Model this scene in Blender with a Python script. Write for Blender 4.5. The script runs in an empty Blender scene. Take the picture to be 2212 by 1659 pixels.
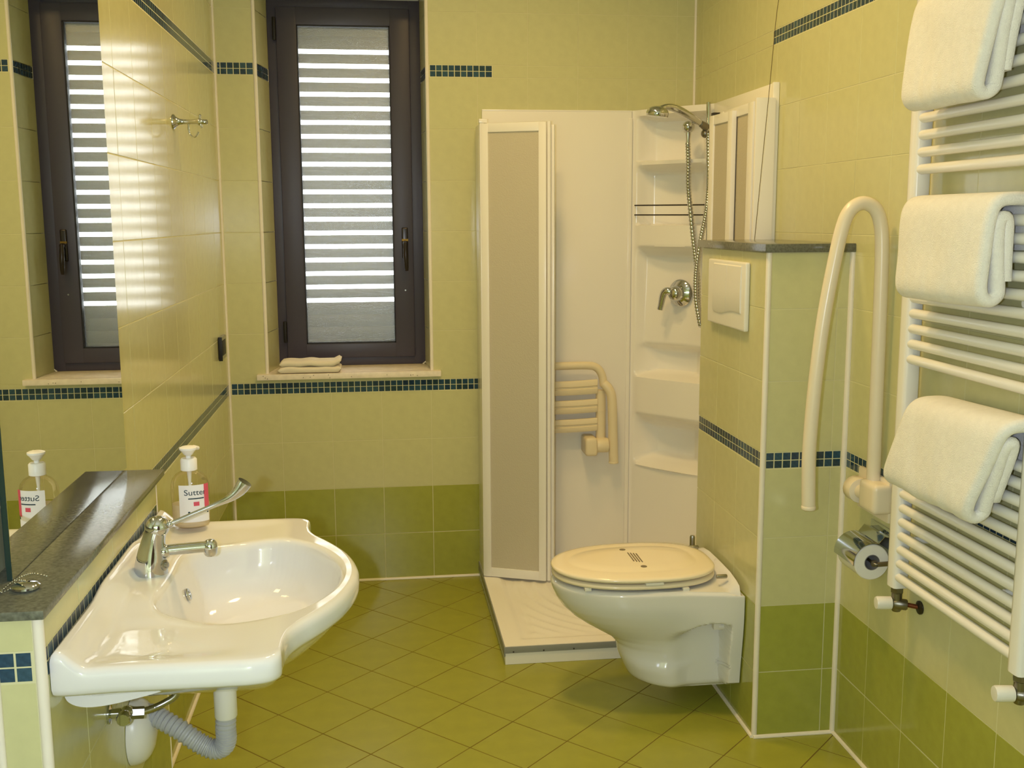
import bpy, bmesh, math, random
from mathutils import Vector, Matrix, noise
random.seed(7)
C = bpy.context.scene.collection
PI = math.pi

# ------------------------------------------------------------------ camera, world, lights, exposure
cam = bpy.data.cameras.new('camera'); co = bpy.data.objects.new('camera', cam); C.objects.link(co)
CAMP = Vector((.6102, -4.354, 1.5121)); YAW, PITCH, ROLL, FPX = .1249, -.1544, -.0049, 2287.15
fw = Vector((math.sin(YAW)*math.cos(PITCH), math.cos(YAW)*math.cos(PITCH), math.sin(PITCH)))
rt = Vector((math.cos(YAW), -math.sin(YAW), 0)); up = rt.cross(fw)
r2 = rt*math.cos(ROLL) + up*math.sin(ROLL); u2 = up*math.cos(ROLL) - rt*math.sin(ROLL)
co.matrix_world = Matrix(((r2.x, u2.x, -fw.x, CAMP.x), (r2.y, u2.y, -fw.y, CAMP.y), (r2.z, u2.z, -fw.z, CAMP.z), (0, 0, 0, 1)))
cam.sensor_width = 36; cam.sensor_fit = 'HORIZONTAL'; cam.lens = FPX/2212*36; cam.clip_start = .02
bpy.context.scene.camera = co
vs = bpy.context.scene.view_settings
vs.view_transform = 'Standard'; vs.look = 'None'; vs.gamma = 1; vs.use_curve_mapping = False; vs.exposure = -0.16
W = bpy.data.worlds.new('sky'); bpy.context.scene.world = W; W.use_nodes = True
bg = W.node_tree.nodes['Background']; bg.inputs[0].default_value = (.93, .96, 1, 1); bg.inputs[1].default_value = 12.0

def lamp(name, kind, loc, power, col, size):
    l = bpy.data.lights.new(name, kind); l.energy = power; l.color = col
    if kind == 'AREA': l.shape = 'DISK'; l.size = size; l.spread = math.radians(SPREAD)
    else: l.shadow_soft_size = size
    o = bpy.data.objects.new(name, l); o.location = loc; C.objects.link(o); return o
SPREAD = 150
WARM = (1.0, .665, .26)
lamp('ceiling_lamp', 'AREA', (1.05, -1.05, 2.93), 10, WARM, .28)
lamp('ceiling_lamp', 'AREA', (.85, -1.85, 2.93), 15, WARM, .28)
lamp('camera_flash', 'POINT', (.535, -4.33, 1.50), 64, (.77, .85, 1.06), .012)

# ------------------------------------------------------------------ materials
def lin(c):
    return tuple(((v/255)/12.92 if v/255 <= .04045 else ((v/255+.055)/1.055)**2.4) for v in c) + (1,)
def mat(name, col, rough=.4, metal=0, spec=.5, coat=0, var=.0, vscale=8, bump=0, bscale=200, trans=0, ior=1.45, stretch=None, sheen=0):
    m = bpy.data.materials.new(name); m.use_nodes = True
    nt = m.node_tree; b = nt.nodes['Principled BSDF']
    c = lin(col); b.inputs['Base Color'].default_value = c; b.inputs['Roughness'].default_value = rough
    b.inputs['Metallic'].default_value = metal; b.inputs['Specular IOR Level'].default_value = spec
    b.inputs['Coat Weight'].default_value = coat; b.inputs['Coat Roughness'].default_value = .04
    b.inputs['Transmission Weight'].default_value = trans; b.inputs['IOR'].default_value = ior
    if sheen: b.inputs['Sheen Weight'].default_value = sheen
    if var or bump:
        tc = nt.nodes.new('ShaderNodeTexCoord'); mp = nt.nodes.new('ShaderNodeMapping'); nt.links.new(tc.outputs['Object'], mp.inputs[0])
        if stretch: mp.inputs['Scale'].default_value = stretch
    if var:
        n = nt.nodes.new('ShaderNodeTexNoise'); n.inputs['Scale'].default_value = vscale; n.inputs['Detail'].default_value = 4
        nt.links.new(mp.outputs[0], n.inputs['Vector'])
        r = nt.nodes.new('ShaderNodeValToRGB')
        r.color_ramp.elements[0].position = .3; r.color_ramp.elements[1].position = .7
        r.color_ramp.elements[0].color = tuple(v*(1-var) for v in c[:3]) + (1,); r.color_ramp.elements[1].color = tuple(min(1, v*(1+var)) for v in c[:3]) + (1,)
        nt.links.new(n.outputs[0], r.inputs[0]); nt.links.new(r.outputs[0], b.inputs['Base Color'])
    if bump:
        n2 = nt.nodes.new('ShaderNodeTexNoise'); n2.inputs['Scale'].default_value = bscale; n2.inputs['Detail'].default_value = 2
        nt.links.new(mp.outputs[0], n2.inputs['Vector'])
        bp = nt.nodes.new('ShaderNodeBump'); bp.inputs['Strength'].default_value = bump; bp.inputs['Distance'].default_value = .002
        nt.links.new(n2.outputs[0], bp.inputs['Height']); nt.links.new(bp.outputs[0], b.inputs['Normal'])
    return m

M = {}
M['tile'] = mat('pale_green_tile', (209, 207, 157), .16, spec=.6, var=.03, vscale=30, bump=.06, bscale=14)
M['tile_dark'] = mat('olive_green_tile', (166, 170, 76), .13, spec=.55, var=.05, vscale=30, bump=.06, bscale=14)
M['floor_tile'] = mat('olive_floor_tile', (160, 161, 62), .28, spec=.4, var=.06, vscale=16, bump=.05, bscale=60)
M['grout'] = mat('wall_grout', (218, 215, 172), .7)
M['floor_grout'] = mat('floor_grout', (112, 92, 34), .85)
M['mosaic'] = [mat('mosaic_glass_%d' % i, c, .12, spec=.6, var=.25, vscale=120) for i, c in enumerate([(44, 74, 98), (36, 62, 88), (52, 84, 104), (44, 68, 82)])]
M['mosaic_grout'] = mat('mosaic_grout', (222, 222, 192), .8)
M['bead'] = mat('cream_trim', (243, 236, 222), .35, var=.04)
M['plaster'] = mat('white_plaster', (236, 230, 210), .8)
M['alu'] = mat('dark_window_metal', (70, 66, 82), .38, spec=.45, bump=.04, bscale=600)
M['black'] = mat('black_rubber', (22, 20, 20), .5)
M['handle'] = mat('dark_bronze_handle', (52, 46, 46), .25, metal=.4)
M['brass'] = mat('brass', (120, 92, 40), .4, metal=1)
M['slat'] = mat('shutter_slat', (112, 98, 70), .5, var=.05)
M['stone_sill'] = mat('travertine', (242, 232, 216), .4, var=.1, vscale=30)
M['stone'] = mat('dark_green_granite', (104, 106, 94), .15, spec=.6, var=.28, vscale=160)
M['mirror'] = mat('mirror_silver', (238, 242, 238), .0, metal=1)
M['mirror_edge'] = mat('mirror_glass_edge', (40, 62, 58), .1)
M['porcelain'] = mat('white_porcelain', (230, 230, 230), .07, spec=.55, coat=.3)
M['chrome'] = mat('chrome', (202, 205, 212), .06, metal=1)
M['steel'] = mat('brushed_steel', (170, 168, 160), .3, metal=1)
M['nickel'] = mat('dull_nickel', (140, 136, 128), .35, metal=1, bump=.1, bscale=500)
M['acrylic'] = mat('cream_acrylic', (250, 247, 238), .16, spec=.5)
M['enamel'] = mat('white_enamel', (243, 241, 236), .22, spec=.5)
M['rail'] = mat('cream_rail_plastic', (236, 224, 200), .25, spec=.5)
M['seat_plastic'] = mat('beige_seat_plastic', (240, 226, 190), .35)
M['lid'] = mat('cream_lid', (244, 232, 206), .12, spec=.5)
M['plastic'] = mat('white_plastic', (236, 234, 226), .3)
M['greyhose'] = mat('grey_hose', (186, 188, 190), .4)
M['towel'] = mat('white_terry', (246, 243, 236), .95, spec=.1, var=.03, vscale=60, bump=.9, bscale=420, sheen=.3)
M['cloth'] = mat('white_cotton', (240, 232, 214), .95, spec=.1, bump=.4, bscale=500)
M['paper'] = mat('toilet_paper', (240, 238, 232), .95, spec=.1, bump=.2, bscale=300)
M['card'] = mat('grey_card', (150, 148, 148), .9)
M['gasket'] = mat('grey_gasket', (150, 152, 146), .45)
M['black_metal'] = mat('dark_metal', (70, 66, 62), .35, metal=.8)
M['copper'] = mat('copper_pipe', (120, 70, 50), .4, metal=.8)
M['rubberpink'] = mat('pink_print', (214, 84, 104), .5)
M['label'] = mat('label_paper', (236, 234, 236), .5)
M['ink'] = mat('dark_ink', (34, 60, 74), .6)
M['ink2'] = mat('grey_ink', (128, 118, 100), .6)
M['wood'] = mat('dark_walnut', (70, 46, 32), .35, var=.2, vscale=14)
M['cord'] = mat('thin_cord', (96, 80, 40), .6)
M['white_pump'] = mat('pump_plastic', (240, 238, 236), .35)

def special():
    # window pane: rippled glass
    m = bpy.data.materials.new('rippled_glass'); m.use_nodes = True; nt = m.node_tree; nt.nodes.clear()
    o = nt.nodes.new('ShaderNodeOutputMaterial'); tr = nt.nodes.new('ShaderNodeBsdfTransparent'); tr.inputs[0].default_value = (.9, .91, .9, 1)
    gl = nt.nodes.new('ShaderNodeBsdfGlossy'); gl.inputs['Roughness'].default_value = .25; gl.inputs[0].default_value = (.9, .92, .95, 1)
    df = nt.nodes.new('ShaderNodeBsdfDiffuse'); df.inputs[0].default_value = (.8, .8, .75, 1)
    n = nt.nodes.new('ShaderNodeTexNoise'); n.inputs['Scale'].default_value = 260; n.inputs['Detail'].default_value = 1.5
    tc = nt.nodes.new('ShaderNodeTexCoord'); nt.links.new(tc.outputs['Object'], n.inputs['Vector'])
    bp = nt.nodes.new('ShaderNodeBump'); bp.inputs['Strength'].default_value = .9; bp.inputs['Distance'].default_value = .0012
    nt.links.new(n.outputs[0], bp.inputs['Height']); nt.links.new(bp.outputs[0], gl.inputs['Normal'])
    m1 = nt.nodes.new('ShaderNodeMixShader'); m1.inputs[0].default_value = .15
    m2 = nt.nodes.new('ShaderNodeMixShader'); m2.inputs[0].default_value = .035
    nt.links.new(tr.outputs[0], m1.inputs[1]); nt.links.new(gl.outputs[0], m1.inputs[2])
    nt.links.new(m1.outputs[0], m2.inputs[1]); nt.links.new(df.outputs[0], m2.inputs[2]); nt.links.new(m2.outputs[0], o.inputs[0])
    M['pane'] = m
    # frosted shower pane
    m = bpy.data.materials.new('frosted_acrylic'); m.use_nodes = True; nt = m.node_tree; nt.nodes.clear()
    o = nt.nodes.new('ShaderNodeOutputMaterial'); tr = nt.nodes.new('ShaderNodeBsdfTransparent'); tr.inputs[0].default_value = (.78, .72, .58, 1)
    tl = nt.nodes.new('ShaderNodeBsdfTranslucent'); tl.inputs[0].default_value = lin((236, 229, 210))
    pr = nt.nodes.new('ShaderNodeBsdfPrincipled'); pr.inputs['Base Color'].default_value = lin((224, 217, 197)); pr.inputs['Roughness'].default_value = .5
    n = nt.nodes.new('ShaderNodeTexVoronoi'); n.inputs['Scale'].default_value = 220
    tc = nt.nodes.new('ShaderNodeTexCoord'); nt.links.new(tc.outputs['Object'], n.inputs['Vector'])
    bp = nt.nodes.new('ShaderNodeBump'); bp.inputs['Strength'].default_value = .5; bp.inputs['Distance'].default_value = .001
    nt.links.new(n.outputs[0], bp.inputs['Height']); nt.links.new(bp.outputs[0], pr.inputs['Normal'])
    m1 = nt.nodes.new('ShaderNodeMixShader'); m1.inputs[0].default_value = .78
    m2 = nt.nodes.new('ShaderNodeMixShader'); m2.inputs[0].default_value = .06
    nt.links.new(tl.outputs[0], m1.inputs[1]); nt.links.new(pr.outputs[0], m1.inputs[2])
    nt.links.new(m1.outputs[0], m2.inputs[1]); nt.links.new(tr.outputs[0], m2.inputs[2]); nt.links.new(m2.outputs[0], o.inputs[0])
    M['frosted'] = m
    # clear bottle plastic: see-through with gloss
    m = bpy.data.materials.new('clear_plastic'); m.use_nodes = True; nt = m.node_tree; nt.nodes.clear()
    o = nt.nodes.new('ShaderNodeOutputMaterial'); tr = nt.nodes.new('ShaderNodeBsdfTransparent'); tr.inputs[0].default_value = (.985, .965, .90, 1)
    gl = nt.nodes.new('ShaderNodeBsdfGlossy'); gl.inputs['Roughness'].default_value = .08
    fr = nt.nodes.new('ShaderNodeFresnel'); fr.inputs[0].default_value = 1.45
    m1 = nt.nodes.new('ShaderNodeMixShader'); mu = nt.nodes.new('ShaderNodeMath'); mu.operation = 'MULTIPLY'; mu.inputs[1].default_value = .35; nt.links.new(fr.outputs[0], mu.inputs[0]); nt.links.new(mu.outputs[0], m1.inputs[0])
    nt.links.new(tr.outputs[0], m1.inputs[1]); nt.links.new(gl.outputs[0], m1.inputs[2]); nt.links.new(m1.outputs[0], o.inputs[0])
    M['clear'] = m
    # milky soap
    m = bpy.data.materials.new('milky_soap'); m.use_nodes = True; nt = m.node_tree; nt.nodes.clear()
    o = nt.nodes.new('ShaderNodeOutputMaterial'); tr = nt.nodes.new('ShaderNodeBsdfTransparent'); tr.inputs[0].default_value = (.95, .9, .82, 1)
    df = nt.nodes.new('ShaderNodeBsdfDiffuse'); df.inputs[0].default_value = lin((246, 236, 216))
    m1 = nt.nodes.new('ShaderNodeMixShader'); m1.inputs[0].default_value = .5
    nt.links.new(tr.outputs[0], m1.inputs[1]); nt.links.new(df.outputs[0], m1.inputs[2]); nt.links.new(m1.outputs[0], o.inputs[0])
    M['soap'] = m
    # plain tile grid (far, unseen stretches of wall behind the camera)
    m = bpy.data.materials.new('tile_grid'); m.use_nodes = True; nt = m.node_tree; b = nt.nodes['Principled BSDF']; b.inputs['Roughness'].default_value = .2
    br = nt.nodes.new('ShaderNodeTexBrick'); br.offset = 0; br.inputs['Scale'].default_value = 1; br.inputs['Brick Width'].default_value = .2; br.inputs['Row Height'].default_value = .2
    br.inputs['Mortar Size'].default_value = .002; br.inputs['Color1'].default_value = lin((205, 208, 158)); br.inputs['Color2'].default_value = lin((201, 205, 154)); br.inputs['Mortar'].default_value = lin((222, 222, 180))
    tc = nt.nodes.new('ShaderNodeTexCoord'); mp = nt.nodes.new('ShaderNodeMapping'); mp.inputs['Rotation'].default_value = (PI/2, 0, 0)
    nt.links.new(tc.outputs['Object'], mp.inputs[0]); nt.links.new(mp.outputs[0], br.inputs['Vector']); nt.links.new(br.outputs[0], b.inputs['Base Color'])
    M['tile_grid'] = m
special()

# ------------------------------------------------------------------ helpers
def BM(): return bmesh.new()
def finish(bm, name, m, sharp=40, loc=None, parent=None, smooth=True):
    """link a bmesh (world coordinates) as one mesh object whose origin sits at loc (or the parent's base)"""
    bmesh.ops.recalc_face_normals(bm, faces=bm.faces[:])
    me = bpy.data.meshes.new(name); bm.to_mesh(me); bm.free()
    base = Vector(loc) if loc is not None else Vector((0, 0, 0))
    if parent is not None: base = parent['_w'] if False else ROOT[parent.name]
    elif loc is None:
        xs = [v.co for v in me.vertices]
        base = Vector(((min(v.x for v in xs)+max(v.x for v in xs))/2, (min(v.y for v in xs)+max(v.y for v in xs))/2, min(v.z for v in xs)))
    me.transform(Matrix.Translation(-base))
    if smooth:
        for p in me.polygons: p.use_smooth = True
        me.set_sharp_from_angle(angle=math.radians(sharp))
    for mm in (m if isinstance(m, (list, tuple)) else [m]): me.materials.append(mm)
    o = bpy.data.objects.new(name, me); C.objects.link(o)
    if parent is not None: o.parent = parent
    else: o.location = base
    ROOT[o.name] = base
    return o
ROOT = {}
def thing(name, label, cat, loc=(0, 0, 0), group=None):
    o = bpy.data.objects.new(name, None); C.objects.link(o); o.location = loc; o.empty_display_size = .05
    ROOT[o.name] = Vector(loc); o['label'] = label; o['category'] = cat
    if group: o['group'] = group
    return o
def tag(o, label, cat, group=None):
    o['label'] = label; o['category'] = cat
    if group: o['group'] = group
    return o
def struct(o): o['kind'] = 'structure'; return o

def bx(bm, x0, y0, z0, x1, y1, z1, bev=0, seg=2, rot=None):
    r = bmesh.ops.create_cube(bm, size=1, matrix=Matrix.Translation(((x0+x1)/2, (y0+y1)/2, (z0+z1)/2)) @ Matrix.Diagonal((abs(x1-x0), abs(y1-y0), abs(z1-z0), 1)))
    vs_ = r['verts']
    if bev:
        es = list({e for v in vs_ for e in v.link_edges})
        rr = bmesh.ops.bevel(bm, geom=es, offset=bev, segments=seg, profile=.6, affect='EDGES')
        vs_ = list({v for f in rr['faces'] for v in f.verts} | {v for v in vs_ if v.is_valid})
    if rot is not None: bmesh.ops.transform(bm, matrix=rot, verts=vs_)
    return bm
def loft(bm, rings, cap0=True, cap1=True, closed=True):
    R = [[bm.verts.new(p) for p in ring] for ring in rings]
    n = len(R[0])
    for a, b in zip(R, R[1:]):
        for i in range(n if closed else n-1):
            j = (i+1) % n
            bm.faces.new((a[i], a[j], b[j], b[i]))
    if cap0: bm.faces.new(R[0][::-1])
    if cap1: bm.faces.new(R[-1])
    return bm
def frames(pts):
    pts = [Vector(p) for p in pts]; T = []
    for i in range(len(pts)):
        a = pts[max(0, i-1)]; b = pts[min(len(pts)-1, i+1)]; T.append((b-a).normalized())
    t0 = T[0]; ref = Vector((0, 0, 1)) if abs(t0.z) < .9 else Vector((1, 0, 0))
    n = (ref - t0*ref.dot(t0)).normalized(); out = []
    for t in T:
        n = (n - t*n.dot(t)).normalized(); out.append((t, n, t.cross(n)))
    return pts, out
def tube(bm, pts, r, n=14, caps=True, sy=1.0):
    pts, F = frames(pts); rings = []
    for i, (p, (t, a, b)) in enumerate(zip(pts, F)):
        rr = r[i] if isinstance(r, (list, tuple)) else r
        rings.append([p + a*math.cos(2*PI*k/n)*rr + b*math.sin(2*PI*k/n)*rr*sy for k in range(n)])
    return loft(bm, rings, caps, caps)
def lathe(bm, prof, org, axis=(0, 0, 1), n=32, cap=True):
    ax = Vector(axis).normalized(); ref = Vector((1, 0, 0)) if abs(ax.x) < .9 else Vector((0, 1, 0))
    a = (ref - ax*ref.dot(ax)).normalized(); b = ax.cross(a); org = Vector(org)
    return loft(bm, [[org + ax*h + (a*math.cos(2*PI*k/n) + b*math.sin(2*PI*k/n))*max(r, 1e-5) for k in range(n)] for r, h in prof], cap, cap)
def ball(bm, c, r, seg=20, sc=(1, 1, 1)):
    bmesh.ops.create_uvsphere(bm, u_segments=seg, v_segments=max(8, seg//2), radius=r, matrix=Matrix.Translation(c) @ Matrix.Diagonal((*sc, 1)))
    return bm
def catmull(P, per=8, closed=False):
    P = [Vector(p) for p in P]; out = []; n = len(P)
    rng = range(n if closed else n-1)
    for i in rng:
        if closed: p0, p1, p2, p3 = P[(i-1) % n], P[i], P[(i+1) % n], P[(i+2) % n]
        else: p0, p1, p2, p3 = P[max(0, i-1)], P[i], P[i+1], P[min(n-1, i+2)]
        for k in range(per):
            t = k/per
            out.append(.5*((2*p1) + (p2-p0)*t + (2*p0-5*p1+4*p2-p3)*t*t + (3*p1-p0-3*p2+p3)*t**3))
    if not closed: out.append(P[-1])
    return out
def ss(a, b, x):
    if a == b: return float(x >= b)
    t = min(1, max(0, (x-a)/(b-a))); return t*t*(3-2*t)
def prism(bm, poly, axis_vec, length):
    """extrude a closed polygon (3-D points) along axis_vec"""
    d = Vector(axis_vec).normalized()*length
    return loft(bm, [[Vector(p) for p in poly], [Vector(p)+d for p in poly]])

# ------------------------------------------------------------------ tiles
TM = {}
def tile_mesh(w, h, th, bev, m, key):
    k = (round(w, 4), round(h, 4), th, bev, key)
    if k in TM: return TM[k]
    b = min(bev, w*.3, h*.3)
    V = [(0, 0, 0), (w, 0, 0), (w, h, 0), (0, h, 0), (0, 0, th-b), (w, 0, th-b), (w, h, th-b), (0, h, th-b), (b, b, th), (w-b, b, th), (w-b, h-b, th), (b, h-b, th)]
    F = [(0, 1, 5, 4), (1, 2, 6, 5), (2, 3, 7, 6), (3, 0, 4, 7), (4, 5, 9, 8), (5, 6, 10, 9), (6, 7, 11, 10), (7, 4, 8, 11), (8, 9, 10, 11)]
    me = bpy.data.meshes.new('tile'); me.from_pydata(V, [], F); me.materials.append(m); TM[k] = me
    return me
def cut(rects, holes):
    for hx0, hy0, hx1, hy1 in holes:
        out = []
        for (x0, y0, x1, y1, m, k) in rects:
            if hx0 >= x1 or hx1 <= x0 or hy0 >= y1 or hy1 <= y0: out.append((x0, y0, x1, y1, m, k)); continue
            if y0 < hy0: out.append((x0, y0, x1, hy0, m, k))
            if y1 > hy1: out.append((x0, hy1, x1, y1, m, k))
            a, b = max(y0, hy0), min(y1, hy1)
            if x0 < hx0: out.append((x0, a, hx0, b, m, k))
            if x1 > hx1: out.append((hx1, a, x1, b, m, k))
        rects = out
    return [r for r in rects if r[2]-r[0] > .006 and r[3]-r[1] > .006]
T = .2025; MH = .0475            # tile pitch, height of a mosaic strip
ZB = 4*T                         # foot of the lower strip
UB = ZB + MH + 6*T               # foot of the upper strip
JG = .0026
def grid_rects(us, rows):
    out = []
    for (v0, v1, m, k) in rows:
        for u0, u1 in zip(us, us[1:]): out.append((u0+JG/2, v0+JG/2, u1-JG/2, v1-JG/2, m, k))
    return out
def wall_rows(upper=True, ztop=3.0):
    rows = [(i*T, (i+1)*T, M['tile_dark'], 'd') for i in range(2)] + [(i*T, (i+1)*T, M['tile'], 'l') for i in (2, 3)]
    z = ZB + MH
    rows += [(z+i*T, z+(i+1)*T, M['tile'], 'l') for i in range(6)]
    z = UB + MH
    while z < ztop-.02:
        rows.append((z, min(z+T, ztop), M['tile'], 'l')); z += T
    return rows
def strip(u0, u1, v0, pitch=.0247, off=0):
    out = []; u = u0 + off
    us = [u0]
    while u < u1-.004:
        if u > u0+.003: us.append(u)
        u += pitch
    us.append(u1)
    vh = (MH-.0032)/2
    for a, b in zip(us, us[1:]):
        for j in range(2):
            out.append((a+.0016, v0+.0022+j*(vh+.0008), b-.0016, v0+.0022+j*(vh+.0008)+vh-.0016, random.choice(M['mosaic']), 'm%d' % random.randrange(4)))
    res = []
    for (a, b, c, d, m, k) in out:
        i = random.randrange(4); res.append((a, b, c, d, M['mosaic'][i], 'm%d' % i))
    return res
def lay(parent, O, U, V, N, rects, name, th=.0008, bev=.0005, base=None):
    O, U, V, N = Vector(O), Vector(U).normalized(), Vector(V).normalized(), Vector(N).normalized()
    b = ROOT[parent.name]
    for (u0, v0, u1, v1, m, k) in rects:
        o = bpy.data.objects.new(name, tile_mesh(u1-u0, v1-v0, th, bev, m, k))
        p = O + U*u0 + V*v0 - b
        tilt = random.uniform(-.0012, .0012); tilt2 = random.uniform(-.0012, .0012)
        n = (N + U*tilt + V*tilt2).normalized(); uu = (U - n*U.dot(n)).normalized(); vv = n.cross(uu)
        if vv.dot(V) < 0: vv = -vv
        o.matrix_local = Matrix(((uu.x, vv.x, n.x, p.x), (uu.y, vv.y, n.y, p.y), (uu.z, vv.z, n.z, p.z), (0, 0, 0, 1)))
        o.parent = parent; C.objects.link(o)
def upright(O, U, V, N):
    return Vector(U).cross(Vector(V)).dot(Vector(N)) > 0

WX = 1.919; CEIL = 3.0; YF = -4.75; TH = .0008

PX, PY, PYB = 1.672, -1.545, -.945         # boxed-in cistern wall: left face, near face, far face
PH = 1.418
LX, LYN, LYF, LZ = .112, -2.815, -1.99, .945   # low wall below the mirror

# ------------------------------------------------------------------ room shell
bm = BM()   # back wall with the window opening
RX0, RX1, RZ0, RZ1 = .155, .822, .875, 2.43
Y1 = .42
bx(bm, -.2, TH, 0, RX0, Y1, CEIL); bx(bm, RX1, TH, 0, WX+.2, Y1, CEIL); bx(bm, RX0, TH, 0, RX1, Y1, RZ0); bx(bm, RX0, TH, RZ1, RX1, Y1, CEIL)
wall_back = struct(finish(bm, 'wall_back', M['grout'], loc=(0, 0, 0), smooth=False))
us = [0] + [.2045*i for i in range(1, 10)] + [WX]
us = [u for u in us if u <= WX]
rects = cut(grid_rects(us, wall_rows()), [(RX0-.004, RZ0, RX1+.004, RZ1)])
lay(wall_back, (0, TH, 0), (1, 0, 0), (0, 0, 1), (0, -1, 0), rects, 'tile')
lay(wall_back, (0, TH, 0), (1, 0, 0), (0, 0, 1), (0, -1, 0), strip(.009, 1.034, ZB), 'mosaic_tile', th=.0004, bev=.0002)
lay(wall_back, (0, TH, 0), (1, 0, 0), (0, 0, 1), (0, -1, 0), strip(.009, RX0-.008, UB, off=-.012) + strip(RX1+.011, 1.083, UB), 'mosaic_tile', th=.0004, bev=.0002)
# plain tiles go on where the upper strip stops
lay(wall_back, (0, TH, 0), (1, 0, 0), (0, 0, 1), (0, -1, 0), [(1.086, UB+.001, 1.2257, UB+MH-.001, M['tile'], 'l')] + [(.2045*i+.0013, UB+.001, min(WX, .2045*(i+1))-.0013, UB+MH-.001, M['tile'], 'l') for i in range(6, 10)], 'tile')

bm = BM(); bx(bm, -.2, YF, 0, -TH, Y1, CEIL)
wall_left = struct(finish(bm, 'wall_left', M['grout'], loc=(0, 0, 0), smooth=False))
us = [0] + [.2085*i for i in range(1, 16)]
lay(wall_left, (-TH, 0, 0), (0, -1, 0), (0, 0, 1), (1, 0, 0), cut(grid_rects(us, wall_rows()), [(-LYF, 0, -LYN, LZ-.01)]), 'tile')
lay(wall_left, (-TH, 0, 0), (0, -1, 0), (0, 0, 1), (1, 0, 0), strip(.009, 1.985, ZB), 'mosaic_tile', th=.0004, bev=.0002)
lay(wall_left, (-TH, 0, 0), (0, -1, 0), (0, 0, 1), (1, 0, 0), strip(.009, 1.95, UB), 'mosaic_tile', th=.0004, bev=.0002)
bm = BM(); bx(bm, -.0039, YF, 0, .0, -3.1275, CEIL); o = finish(bm, 'tile_panel', M['tile_grid'], parent=wall_left, smooth=False)

bm = BM(); bx(bm, WX+TH, YF, 0, WX+.2, Y1, CEIL)
wall_right = struct(finish(bm, 'wall_right', M['grout'], loc=(WX, 0, 0), smooth=False))
us = [0, .101] + [.101+.204*i for i in range(1, 15)]
lay(wall_right, (WX+TH, 0, 0), (0, -1, 0), (0, 0, 1), (-1, 0, 0), cut(grid_rects(us, wall_rows()), [(-PYB, 0, -PY, PH-.01)]), 'tile')
lay(wall_right, (WX+TH, 0, 0), (0, -1, 0), (0, 0, 1), (-1, 0, 0), strip(-PY+.009, 2.75, ZB) + strip(.875, 2.1, UB), 'mosaic_tile', th=.0004, bev=.0002)
lay(wall_right, (WX+TH, 0, 0), (0, -1, 0), (0, 0, 1), (-1, 0, 0), [(.001, UB+.001, .0997, UB+MH-.001, M['tile'], 'l')] + [(.101+.204*i+.0013, UB+.001, min(.872, .101+.204*(i+1)-.0013), UB+MH-.001, M['tile'], 'l') for i in range(0, 4)], 'tile')
bm = BM(); bx(bm, WX, YF, 0, WX+.0039, -2.957, CEIL); finish(bm, 'tile_panel', M['tile_grid'], parent=wall_right, smooth=False)

bm = BM(); bx(bm, -.2, YF-.1, 0, WX+.2, YF, CEIL); wall_front = struct(finish(bm, 'wall_front', M['tile_grid'], loc=(0, YF, 0), smooth=False))
bm = BM(); bx(bm, -.2, YF-.1, CEIL, WX+.2, Y1, CEIL+.1); struct(finish(bm, 'ceiling', M['plaster'], loc=(0, 0, CEIL), smooth=False))
# the door behind the photographer
bm = BM(); bx(bm, .70, YF, 0, 1.66, YF+.03, 2.12, .004); door_1 = struct(finish(bm, 'door_1', M['wood'], loc=(1.2, YF, 0)))
bm = BM(); bx(bm, .84, YF+.028, .01, 1.60, YF+.05, 2.06, .004); finish(bm, 'leaf', M['wood'], parent=door_1)
bm = BM(); tube(bm, [(.9, YF+.05, 1.02), (.9, YF+.1, 1.02), (.905, YF+.105, 1.02), (1.02, YF+.105, 1.02)], .009); finish(bm, 'handle', M['steel'], parent=door_1)

# floor: square tiles laid on the diagonal
bm = BM(); bx(bm, -.2, YF-.1, -.12, WX+.2, Y1, -TH); floor = struct(finish(bm, 'floor', M['floor_grout'], loc=(0, 0, 0), smooth=False))
FP = .2015; A0 = Vector((.5572, -.351, 0)); ua = Vector((1, 1, 0)).normalized(); va = Vector((-1, 1, 0)).normalized()
for i in range(-32, 22):
    for j in range(-32, 32):
        c = A0 + ua*(i+.5)*FP + va*(j+.5)*FP
        if -.14 < c.x < WX+.14 and YF-.14 < c.y < .14:
            if c.x > 1.15 and c.y > -.78: continue
            lay(floor, A0 - Vector((0, 0, TH)), ua, va, (0, 0, 1), [(i*FP+.0016, j*FP+.0016, (i+1)*FP-.0016, (j+1)*FP-.0016, M['floor_tile'], 'f')], 'tile')

# boxed-in cistern wall
bm = BM(); bx(bm, PX+TH, PY+TH, 0, WX+.001, PYB-.004, PH)
wall_cis = struct(finish(bm, 'wall_cistern', M['grout'], loc=(PX, PY, 0), smooth=False))
rows = [r for r in wall_rows() if r[0] < PH]; rows = [(a, min(b, PH), m, k) for a, b, m, k in rows]
lay(wall_cis, (PX, PY+TH, 0), (1, 0, 0), (0, 0, 1), (0, -1, 0), grid_rects([0.006, .2045, WX-PX-.004], rows), 'tile')
lay(wall_cis, (PX, PY+TH, 0), (1, 0, 0), (0, 0, 1), (0, -1, 0), strip(.012, WX-PX-.008, ZB), 'mosaic_tile', th=.0004, bev=.0002)
lay(wall_cis, (PX+TH, PYB, 0), (0, -1, 0), (0, 0, 1), (-1, 0, 0), grid_rects([.003, .19, .3935, -PY+PYB-.004], rows), 'tile')
lay(wall_cis, (PX+TH, PYB, 0), (0, -1, 0), (0, 0, 1), (-1, 0, 0), strip(.004, -PY+PYB-.011, ZB), 'mosaic_tile', th=.0004, bev=.0002)
lay(wall_cis, (PX+.003, PYB-.004, 0), (1, 0, 0), (0, 0, 1), (0, 1, 0), [(0, .1, .24, PH-.01, M['tile'], 'l')], 'tile')

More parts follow.
